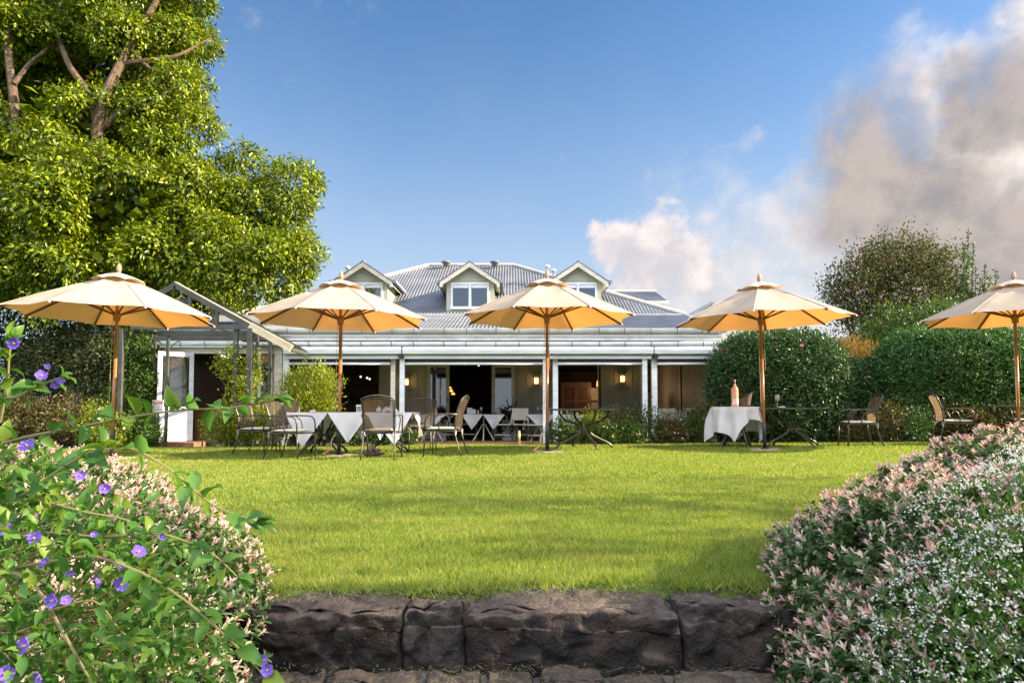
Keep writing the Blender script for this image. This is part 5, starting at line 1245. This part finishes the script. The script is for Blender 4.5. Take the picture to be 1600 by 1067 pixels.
# clipped hedges on the right
def hedge(name, label, boxes, n, m, seed, fl=None, L=.07, cat='hedge'):
    """rounded clipped hedge: superellipsoid shells of leaves with trunks inside"""
    rng = np.random.default_rng(seed); P = []; O = []
    for (c_, r, cnt) in boxes:
        u = rdir(int(n * cnt), rng); e_ = 3.4; k = (np.abs(u) ** e_).sum(1) ** (-1 / e_); s_ = u * k[:, None]
        sh = rng.uniform(.84, 1.0, len(u)) + .035 * lump(s_ * np.array(r) + np.array(c_), 2.5, seed) + .03 * lump(s_ * np.array(r), 8, seed)
        p = np.array(c_) + s_ * np.array(r) * sh[:, None]; gr = np.sign(s_) * np.abs(s_) ** (e_ - 1) / np.array(r); gr /= np.linalg.norm(gr, axis=1, keepdims=True)
        ok = (p[:, 2] > -.05); P.append(p[ok]); O.append(gr[ok])
    P = np.concatenate(P); O = np.concatenate(O)
    c0 = boxes[0][0]; t = thing(name, c0[0], c0[1], label, cat)
    qi = rng.choice(len(P), int(len(P) * .42)); cc = np.array(boxes[0][0]); Pi = cc + (P[qi] - cc) * rng.uniform(.74, .90, (len(qi), 1))
    leaves('inner_foliage', Pi, rdir(len(Pi), rng), O[qi] + rdir(len(Pi), rng) * .5, L * 3.0, L * 2.0, M[m], t)
    pp, d, nr = clumps(P, O, 5, .05, rng, up=.1); LL = L * rng.uniform(.6, 1.25, len(pp)); leaves('foliage', pp, d, nr, LL, LL * .48, M[m], t)
    st = MB(); rq = random.Random(seed)
    for i in range(5): a = rq.uniform(-.5, .5) * boxes[0][1][0]; limb(st, (c0[0] + a * .6, c0[1], -.05), (c0[0] + a, c0[1] + rq.uniform(-.3, .3), boxes[0][1][2] * 1.3), .05, .02, 0, 4, 6, .1, rq)
    st.build('stem', M['barkdark'], t)
    if fl:
        fm, cnt, sz = fl; idx = rng.choice(len(P), cnt); p = P[idx] + O[idx] * .04; pp = np.repeat(p, 9, 0); oo = np.repeat(O[idx], 9, 0)
        leaves('blossom', pp, rdir(len(pp), rng) + oo * .3, oo, sz, sz * .75, M[fm], t)
    return t
hedge('clipped_hedge', 'large rounded dark green clipped hedge with a few pink flowers right of the verandah', [((WX(1213, 14.3), 14.3, 1.10), (1.42, 1.1, 1.36), 1.0)], 13500, 'hedgeleaf', 71, ('pink', 34, .05))
hedge('clipped_hedge', 'wide mid green clipped hedge behind the two sunlit armchairs at the right', [((WX(1500, 14.2), 14.2, 1.12), (1.78, 1.1, 1.44), 1.0)], 15500, 'hedgeleaf2', 72, ('pink', 10, .04))
hedge('clipped_hedge', 'lower dark hedge filling the gap between the two big rounded hedges', [((WX(1345, 14.9), 14.9, .80), (.85, .8, 1.06), 1.0)], 6500, 'hedgeleaf', 73, ('palepink', 10, .04))
hedge('clipped_hedge', 'dark hedge behind the rightmost umbrella pole at the picture edge', [((WX(1640, 15.8), 15.8, 1.2), (1.7, 1.0, 1.55), 1.0)], 9000, 'hedgeleaf', 74, ('pink', 8, .045))
for i, (px, py, r, Y, m_, fm, lab) in enumerate(((1385, 655, 30, 13.2, 'redleaf', 'palepink', 'brown leafed rose bush right of the armchair facing left'), (1425, 660, 22, 13.1, 'hedgeleaf2', 'whitepetal', 'upright green plant with white blooms between the two sunlit armchairs'), (1460, 650, 26, 13.3, 'redleaf', 'whitepetal', 'rose bush with white blooms behind the armchair facing right'),
        (1515, 655, 30, 13.2, 'redleaf', 'pink', 'rose bush with tiny red blooms right of the armchair facing right'), (1570, 655, 30, 13.2, 'redleaf', 'pink', 'rose bush behind the far right table'), (1330, 668, 16, 13.4, 'redleaf', 'palepink', 'small plant at the foot of the hedge behind the armchair facing left'))):
    shrub('rose_bush', lab, 'plant', [lobe(px, py, r, Y), lobe(px + 8, py + 12, r * .8, Y - .1), lobe(px - 12, py + 14, r * .8, Y)], 620, 7, .05, .45, .05, m_, 80 + i, 'rose bushes below the right hedges', flowers=(fm, 14, .035), up=.4, rough=.3, shell=(.4, 1.15))
shrub('golden_shrub', 'feathery golden shrub glowing behind the gap between the hedges', 'shrub', [lobe(1335, 560, 30, 16.4), lobe(1300, 552, 18, 16.4), lobe(1368, 565, 22, 16.2)], 1500, 8, .07, .25, .09, 'goldleaf', 91, up=.7, rough=.3, shell=(.3, 1.2))
shrub('shrub', 'sunlit yellow green shrub under the pink flowering tree', 'shrub', [lobe(1400, 520, 38, 16.8), lobe(1360, 530, 26, 16.8), lobe(1450, 505, 32, 16.8), lobe(1480, 500, 30, 17)], 1300, 7, .085, .45, .10, 'midleaf', 92, up=.4, rough=.3, shell=(.4, 1.15), flowers=('palepink', 25, .05))
# camellia tree with pink flowers
rng = np.random.default_rng(95); rq = random.Random(95)
t = thing('camellia_tree', WX(1400, 19), 19, 'loose dark crowned tree dotted with small pink flowers behind the right hedges', 'tree')
TL = [lobe(a, b, r, Y) for a, b, r, Y in ((1395, 425, 52, 19), (1350, 430, 38, 18.8), (1440, 420, 42, 19.2), (1380, 400, 30, 19), (1425, 395, 26, 19), (1322, 455, 34, 18.6), (1300, 462, 18, 18.5), (1365, 480, 44, 18.8), (1420, 480, 50, 19), (1470, 440, 34, 19.2), (1475, 490, 42, 19), (1330, 500, 22, 18.6), (1480, 400, 18, 19.2), (1385, 520, 40, 19), (1450, 530, 45, 19))]
p, o = crown_pts(TL, 4000, rng, shell=(.35, 1.15), rough=.48, f=1.8, keep_in=.6, seed=4); pp, d, nr = clumps(p, o, 8, .13, rng, up=.2); LL = .10 * rng.uniform(.6, 1.2, len(pp))
leaves('crown', pp, d, nr, LL, LL * .5, M['trip'], t)
idx = rng.choice(len(p), 170); q = np.repeat(p[idx] + o[idx] * .05, 8, 0); leaves('blossom', q, rdir(len(q), rng), rdir(len(q), rng), .055, .045, M['palepink'], t)
tk = MB(); b0 = Vector((WX(1400, 19), 19, 0))
for l in TL: limb(tk, b0 + Vector((rq.uniform(-.3, .3), 0, 0)), l[0] + Vector((0, 0, .3)), .09, .02, 0, 6, 6, .12, rq)
tk.build('trunk', M['barkdark'], t)
def spire(pts, label, seed):
    rng = np.random.default_rng(seed); rq = random.Random(seed); t = thing('tall_shoot_shrub', WX(pts[0][0], 18.2), 18.2, label, 'shrub', 'shrubs with tall thin shoots')
    st = MB(); P = []
    for px, pt, pb, px0 in pts:
        a = W(px0, pb, 18.2); b = W(px, pt, 18.2 + rq.uniform(-.2, .2)); st.tube([a, a.lerp(b, .5) + Vector((rq.uniform(-.06, .06), 0, 0)), b], [.02, .014, .005], 5)
        n = int((b - a).length * 60); u = rng.uniform(0, 1, n)[:, None]; P.append(np.array(a) * (1 - u) + np.array(b) * u + rng.normal(size=(n, 3)) * .055 * (1.3 - u))
    P = np.concatenate(P); d = rdir(len(P), rng) + [0, 0, .8]; leaves('foliage', P, d, rdir(len(P), rng), .095 * rng.uniform(.6, 1.2, len(P)), .045, M['midleaf'], t)
    st.build('stem', M['bark'], t)
spire([(1505, 392, 540, 1500), (1514, 360, 540, 1508), (1521, 378, 540, 1512), (1496, 420, 540, 1490), (1510, 410, 540, 1516), (1485, 440, 540, 1482), (1500, 430, 540, 1505), (1512, 400, 540, 1502), (1506, 380, 530, 1510)], 'tallest shrub of thin upright shoots right of the pink flowering tree', 96)
spire([(1540, 412, 545, 1532), (1546, 430, 545, 1540), (1532, 438, 545, 1528), (1524, 418, 540, 1530), (1556, 420, 540, 1553), (1518, 450, 540, 1525), (1538, 440, 540, 1534)], 'shorter shrub of thin upright shoots near the rightmost umbrella', 97)
# unseen tree added beyond the right edge to shade foreground shrubs and lawn
rng = np.random.default_rng(99); rq = random.Random(99)
t = thing('shade_tree', 9.8, 1.2, 'small loose unseen tree added beyond the right edge for its shade', 'tree')
OL = [(Vector(a_), r_) for a_, r_ in (((8.6, 1.6, 4.25), (1.1, .7, .75)), ((8.2, 1.0, 3.7), (.9, .6, .6)), ((9.6, 1.2, 5.0), (1.1, .8, .8)), ((10.4, .6, 4.2), (1.1, .9, .8)), ((11.5, 3.6, 5.4), (1.5, 1.3, 1.1)), ((11.8, 5.2, 5.0), (1.5, 1.3, 1.1)))]
leafcloud('crown', OL, 560, 7, .13, .5, .14, M['midleaf'], t, rng)
tk = MB(); limb(tk, (9.7, 1.3, 2.4), (8.8, 1.8, 3.9), .10, .04, 0, 5, 7, .1, rq); limb(tk, (9.7, 1.3, 2.6), (11.7, 4.6, 5.0), .10, .04, 0, 5, 7, .1, rq); limb(tk, (9.7, 1.3, 2.4), (10.4, .7, 4.0), .10, .04, 0, 5, 7, .1, rq); tk.tube([(9.8, 1.2, -.1), (9.75, 1.2, 1.5), (9.7, 1.3, 2.6), (9.6, 1.3, 4.4)], [.2, .16, .13, .06], 9).build('trunk', M['bark'], t)

# ------------------------------------------------------------------ foreground shrubs
M['jpink'] = leafmat('pink_young_leaves', [(.74, .52, .46), (.72, .36, .35), (.76, .68, .58), (.66, .26, .27), (.62, .64, .46), (.76, .54, .49), (.70, .66, .54)], .35, .45, .3, tcol=(1.1, .95, .85))
M['jgreen'] = leafmat('variegated_green_leaves', [(.03, .075, .018), (.055, .12, .025), (.035, .09, .02), (.30, .36, .20), (.08, .16, .03), (.045, .10, .022), (.12, .17, .05)], .25, .35, .5, tcol=(1.2, 1.3, .6))
M['dgreen'] = leafmat('small_green_leaves', [(.04, .12, .012), (.07, .17, .02), (.11, .22, .03), (.05, .14, .015)], .35, .5, .3, tcol=(1.3, 1.3, .5))
M['vine'] = leafmat('vine_leaves', [(.065, .17, .028), (.09, .22, .04), (.12, .25, .05), (.05, .14, .025), (.15, .27, .04), (.20, .28, .04)], .40, .42, .35, tcol=(1.25, 1.3, .5))
def jasmine(label, lobes, n, seed, pinkfrac=.5, sparse=None, extra=0, zfade=(.0, .45)):
    rng = np.random.default_rng(seed); cx = lobes[0][0][0]; cy = lobes[0][0][1]
    t = empty('variegated_jasmine', (cx, cy, prof(cx, cy)), label=label, cat='shrub')
    P, O = crown_pts(lobes, n, rng, shell=(.93, 1.03), rough=.06, f=4.0, keep_in=0.02, seed=seed, zmin=-.6)
    ok = P[:, 1] > .75; P, O = P[ok], O[ok]
    Pi, Oi = crown_pts(lobes, int(n * .9), rng, shell=(.62, .93), rough=.06, f=4.0, keep_in=0.05, seed=seed, zmin=-.7)
    ok = Pi[:, 1] > .75; Pi, Oi = Pi[ok], Oi[ok]
    # shoot axis: outward and up; whorls of leaves up it, the topmost pink
    A = O + np.array([0, 0, .75]) + rdir(len(P), rng) * .4; A /= np.linalg.norm(A, axis=1, keepdims=True)
    nz = lump(P, 3.1, seed + 2) * .5 + .5 + (P[:, 2] - zfade[0]) / (zfade[1] - zfade[0]) * .55 - .25
    pk = (rng.random(len(P)) * .75 + nz * .6) > (1.0 - pinkfrac)
    def whorl(Pq, Aq, steps, L, Wr, opening, m, nm, jit=.25):
        pos = []; dd = []; nn = []
        e1 = np.cross(Aq, [0.3, .5, .1]); e1 /= np.linalg.norm(e1, axis=1, keepdims=True); e2 = np.cross(Aq, e1)
        for s_, off in enumerate(steps):
            for k in range(4 if s_ == 0 else 2):
                a = s_ * 1.4 + k * (math.pi if s_ else math.pi / 2) + rng.uniform(0, .8, len(Pq)) + off * 40
                r = e1 * np.cos(a)[:, None] + e2 * np.sin(a)[:, None]; op = opening * (1 + .35 * s_) * rng.uniform(.7, 1.3, len(Pq))[:, None]
                pos.append(Pq - Aq * off + r * .003); dd.append(Aq + r * op + rdir(len(Pq), rng) * jit); nn.append(Aq - r * .3)
        pos = np.concatenate(pos); dd = np.concatenate(dd); nn = np.concatenate(nn); LL = L * rng.uniform(.6, 1.2, len(pos))
        return leaves(nm, pos, dd, nn, LL, LL * Wr, m, t, 'leaf')
    whorl(P[pk], A[pk], (0, .010), .0255, .40, .75, M['jpink'], 'pink_shoots')
    whorl(P[~pk], A[~pk], (0, .012, .026), .028, .46, 1.1, M['jgreen'], 'green_shoots')
    whorl(P[pk] - A[pk] * .03, A[pk], (0, .016, .035), .038, .46, 1.3, M['jgreen'], 'foliage')
    Ai = Oi + np.array([0, 0, .5]) + rdir(len(Pi), rng) * .5; Ai /= np.linalg.norm(Ai, axis=1, keepdims=True)
    whorl(Pi, Ai, (0, .02, .04), .045, .5, 1.4, M['jgreen'], 'inner_foliage')
    st = MB(); rq = random.Random(seed); c0 = Vector(lobes[0][0])
    for i in range(70):
        k = rq.randrange(len(P)); b = Vector(P[k]); a = Vector((cx + rq.uniform(-.3, .3), cy + rq.uniform(-.4, .4), -.5)); 
        if b.y > .9: limb(st, a.lerp(b, .35), b - Vector(A[k]) * .01, .004, .0018, 0, 5, 5, .12, rq)
    st.build('stem', M['bark'], t)
    return t, P, A
JL = [((-1.74, 2.15, -.11), (.83, 1.25, .55)), ((-1.75, 1.75, -.25), (.90, .85, .62)), ((-2.4, 2.9, .05), (.9, 1.0, .50))]
JL = [(Vector(c_), r) for c_, r in JL]
jasmine('pink and white variegated jasmine mound at the left of the stone step', JL, 11500, 101, .60, zfade=(.05, .42))
JR = [((1.72, 2.30, -.12), (.76, 1.05, .61)), ((1.46, 1.93, -.30), (.64, .66, .54)), ((2.45, 2.85, .02), (.85, 1.0, .62)), ((3.1, 3.4, .06), (.8, .9, .56))]
JR = [(Vector(c_), r) for c_, r in JR]
jasmine('pink and white variegated jasmine mound at the right of the stone step', JR, 14500, 102, .66)
# white flowered filler at the right front
rng = np.random.default_rng(103)
DL = [(Vector(c_), r) for c_, r in (((1.42, 1.50, -.02), (.42, .42, .46)), ((1.72, 1.90, .09), (.50, .50, .49)), ((1.12, 1.22, -.20), (.36, .34, .36)), ((2.15, 2.3, .12), (.5, .5, .50)), ((1.35, 1.62, -.06), (.40, .40, .46)))]
t = empty('white_flowered_plant', (1.5, 1.5, -.6), label='airy plant smothered in tiny white flowers at the right front corner', cat='plant')
P, O = crown_pts(DL, 13000, rng, shell=(.80, 1.05), rough=.06, f=4, keep_in=.1, seed=6); ok = P[:, 1] > .7; P, O = P[ok], O[ok]
pp, d, nr = clumps(P, O, 3, .02, rng, up=.6); leaves('foliage', pp, d, nr, .022 * rng.uniform(.6, 1.3, len(pp)), .0075, M['dgreen'], t, 'diamond')
P, O = crown_pts(DL, 9500, rng, shell=(1.0, 1.12), rough=.06, f=4, keep_in=.0, seed=6); ok = P[:, 1] > .7; P, O = P[ok], O[ok]
q = np.repeat(P, 5, 0) + rng.normal(size=(len(P) * 5, 3)) * .005; leaves('blossom', q, rdir(len(q), rng) * .8 + np.repeat(O, 5, 0) * .5, rdir(len(q), rng), .009 * rng.uniform(.7, 1.3, len(q)), .0062, M['whitepetal'], t, 'diamond')
st = MB(); rq = random.Random(8)
for k in range(260):
    i = rq.randrange(len(P)); b = Vector(P[i]); o_ = Vector(O[i]); a = b - o_ * .16 - Vector((0, 0, .06)); st.tube([a, a.lerp(b, .5) + Vector((rq.uniform(-.01, .01), 0, 0)), b], .0011, 3)
st.build('stem', M['dgreen'], t)

# blue flowered nightshade reaching in from the left
def vine_leaves(pos, dirs, L, seed, t, nm='foliage', Wr=.52):
    rng = np.random.default_rng(seed); n = len(pos)
    return leaves(nm, np.array(pos), np.array(dirs), np.array([[0, -.25, 1.0]] * n) + rng.normal(size=(n, 3)) * .45, np.array(L), np.array(L) * Wr, M['vine'], t, 'big')
ns = empty('nightshade_bush', (-1.15, 1.1, -.62), label='sprawling shrub with large soft green leaves and violet flowers at the left front', cat='shrub')
rq = random.Random(55); rngv = np.random.default_rng(55)
canes = [  # paths in the photograph's pixels with a distance, all starting low on the left
    ([(-60, 720, 1.25), (20, 686, 1.22), (120, 668, 1.20), (200, 652, 1.18), (280, 640, 1.16), (360, 638, 1.14), (428, 626, 1.12)], .0035),
    ([(-60, 800, 1.15), (30, 780, 1.12), (90, 735, 1.10), (150, 700, 1.08), (215, 702, 1.06), (270, 735, 1.05), (330, 790, 1.04), (400, 815, 1.04)], .0028),
    ([(-50, 900, 1.1), (60, 880, 1.05), (150, 865, 1.0), (235, 900, .98), (300, 945, .97), (350, 990, .96), (405, 1045, .96), (440, 1090, .96)], .0030),
    ([(-40, 600, 1.2), (-5, 625, 1.15), (30, 620, 1.13), (50, 606, 1.12), (95, 590, 1.12)], .0040),
    ([(0, 660, 1.15), (12, 600, 1.14), (14, 560, 1.13), (18, 530, 1.13)], .0030),
    ([(-40, 880, 1.1), (50, 900, 1.0), (100, 990, .96), (140, 1060, .95), (160, 1100, .95)], .0035),
    ([(-30, 980, 1.0), (60, 960, .98), (150, 930, 1.0), (190, 990, 1.0), (230, 1010, 1.0)], .0022),
    ([(-30, 760, 1.15), (60, 780, 1.12), (130, 800, 1.10), (200, 810, 1.1), (262, 850, 1.1)], .0026),
    ([(-40, 840, 1.12), (70, 830, 1.1), (160, 840, 1.08), (250, 830, 1.06), (330, 860, 1.05), (370, 900, 1.05)], .0026)]
cm = MB(); LP, LDr, LLn = [], [], []
for ci, (pts, r) in enumerate(canes):
    w = [W(*p) for p in pts]; 
    fine = []
    for i in range(len(w) - 1):
        for k in range(5): fine.append(w[i].lerp(w[i + 1], k / 5))
    fine.append(w[-1]); sm = fine[:]
    for _ in range(3): sm = [sm[0]] + [(sm[i - 1] + sm[i] * 2 + sm[i + 1]) / 4 for i in range(1, len(sm) - 1)] + [sm[-1]]
    cm.tube(sm, [r * (1 - .65 * i / len(sm)) for i in range(len(sm))], 6)
    for i in range(2, len(sm) - 1, 1 if ci in (0, 1, 2, 7, 8) else 1):
        if rq.random() < .12: continue
        dd = (sm[i + 1] - sm[i - 1]).normalized(); side = Vector((rq.uniform(-1, 1), rq.uniform(-1, .6), rq.uniform(-.7, .9))).normalized()
        LP.append(sm[i]); LDr.append(dd * .55 + side); LLn.append(rq.uniform(.034, .058) * (1.0 if ci < 3 else .75))
    for q in range(4): LP.append(sm[-1]); LDr.append((sm[-1] - sm[-3]).normalized() + Vector((rq.uniform(-1, 1), rq.uniform(-.5, .5), rq.uniform(-.6, .9))) * .8); LLn.append(rq.uniform(.02, .04))
# leafy body of the bush
BL = [(W(40, 860, 1.15), (.24, .22, .12)), (W(10, 960, 1.1), (.30, .25, .20)), (W(140, 930, 1.2), (.22, .2, .12)), (W(170, 1010, 1.25), (.22, .2, .12)), (W(-70, 760, 1.2), (.18, .2, .10)), (W(0, 740, 1.25), (.10, .1, .06))]
P, O = crown_pts(BL, 1250, rngv, shell=(.45, 1.08), rough=.15, f=5, keep_in=.5)
for i in range(len(P)):
    for q in range(3):
        LP.append(Vector(P[i]) + Vector(rngv.normal(size=3)) * .012); LDr.append(Vector(O[i]) * .5 + Vector(rngv.normal(size=3)) * .7 + Vector((.1, -.1, .25))); LLn.append(rq.uniform(.018, .036))
    if i % 4 == 0:
        b = Vector(P[i]); a = b - Vector(O[i]) * .10 + Vector((-.05, 0, -.05)); cm.tube([a, a.lerp(b, .5) + Vector((0, 0, .008)), b], [.0016, .0013, .001], 4)
vine_leaves([list(v) for v in LP], [list(v) for v in LDr], LLn, 56, ns)
cm.build('cane', M['stem'], ns)
# violet flowers: ruffled five lobed discs with a yellow eye
def flower_mesh():
    m_ = MB(); n = 30; vs = [(0, 0, -.002)]; fs = []
    for j, rr_ in enumerate((.35, .7, 1.0)):
        for k in range(n):
            a = 2 * math.pi * k / n; lob = 1 - .16 * (0.5 - .5 * math.cos(5 * a)) ** 3 * (j > 0); r = .0155 * rr_ * lob
            vs.append((r * math.cos(a), r * math.sin(a), .0085 * rr_ ** 1.5 + .0026 * math.sin(10 * a + .5) * rr_ * rr_ + .0016 * math.sin(3 * a) * rr_ - .0015))
    for k in range(n): fs.append((0, 1 + k, 1 + (k + 1) % n))
    for j in range(2):
        for k in range(n): fs.append((1 + j * n + k, 1 + j * n + (k + 1) % n, 1 + (j + 1) * n + (k + 1) % n, 1 + (j + 1) * n + k))
    return m_.add(vs, fs)
f0 = flower_mesh().build('flower', M['blue'], ns, local=True); f0.data.polygons.foreach_set('use_smooth', [True] * len(f0.data.polygons))
e0 = MB().lathe([(.0014, 0), (.0020, .003), (.0012, .008), (0, .009)], 8).build('eye', M['yellow'], f0, local=True)
FW = [(25, 537, 1.12, 1.1), (65, 588, 1.11, .95), (95, 596, 1.12, .7), (86, 602, 1.12, .7), (45, 698, 1.12, 1.3), (125, 743, 1.04, .8), (163, 763, 1.03, .8), (8, 822, 1.0, 1.3), (56, 842, 1.0, 1.1), (215, 863, .97, 1.0), (72, 880, 1.0, .9), (156, 908, .98, .9),
      (192, 911, .97, 1.0), (84, 937, .92, 1.25), (102, 938, .93, .9), (42, 1008, .9, 1.5), (62, 1056, .88, 1.0), (8, 1052, .88, 1.4), (415, 1030, .95, 1.0), (418, 1046, .95, 1.1), (41, 915, 1.0, .6), (110, 898, 1.0, .6), (255, 837, 1.0, .5), (190, 887, 1.0, .5), (148, 835, 1.0, .5), (75, 572, 1.12, .5)]
for i, (px, py, Y, s_) in enumerate(FW):
    p = W(px, py, Y) - ns.location; f = f0 if i == 0 else copy_tree(f0, ns)
    f.location = p; f.rotation_euler = (R(rq.uniform(45, 110)), R(rq.uniform(-35, 35)), R(rq.uniform(-50, 50))); f.scale = (s_ * (.70 if Y > .95 else .54),) * 3
print('objects', len(bpy.data.objects), 'polys', sum(len(m.polygons) for m in bpy.data.meshes))
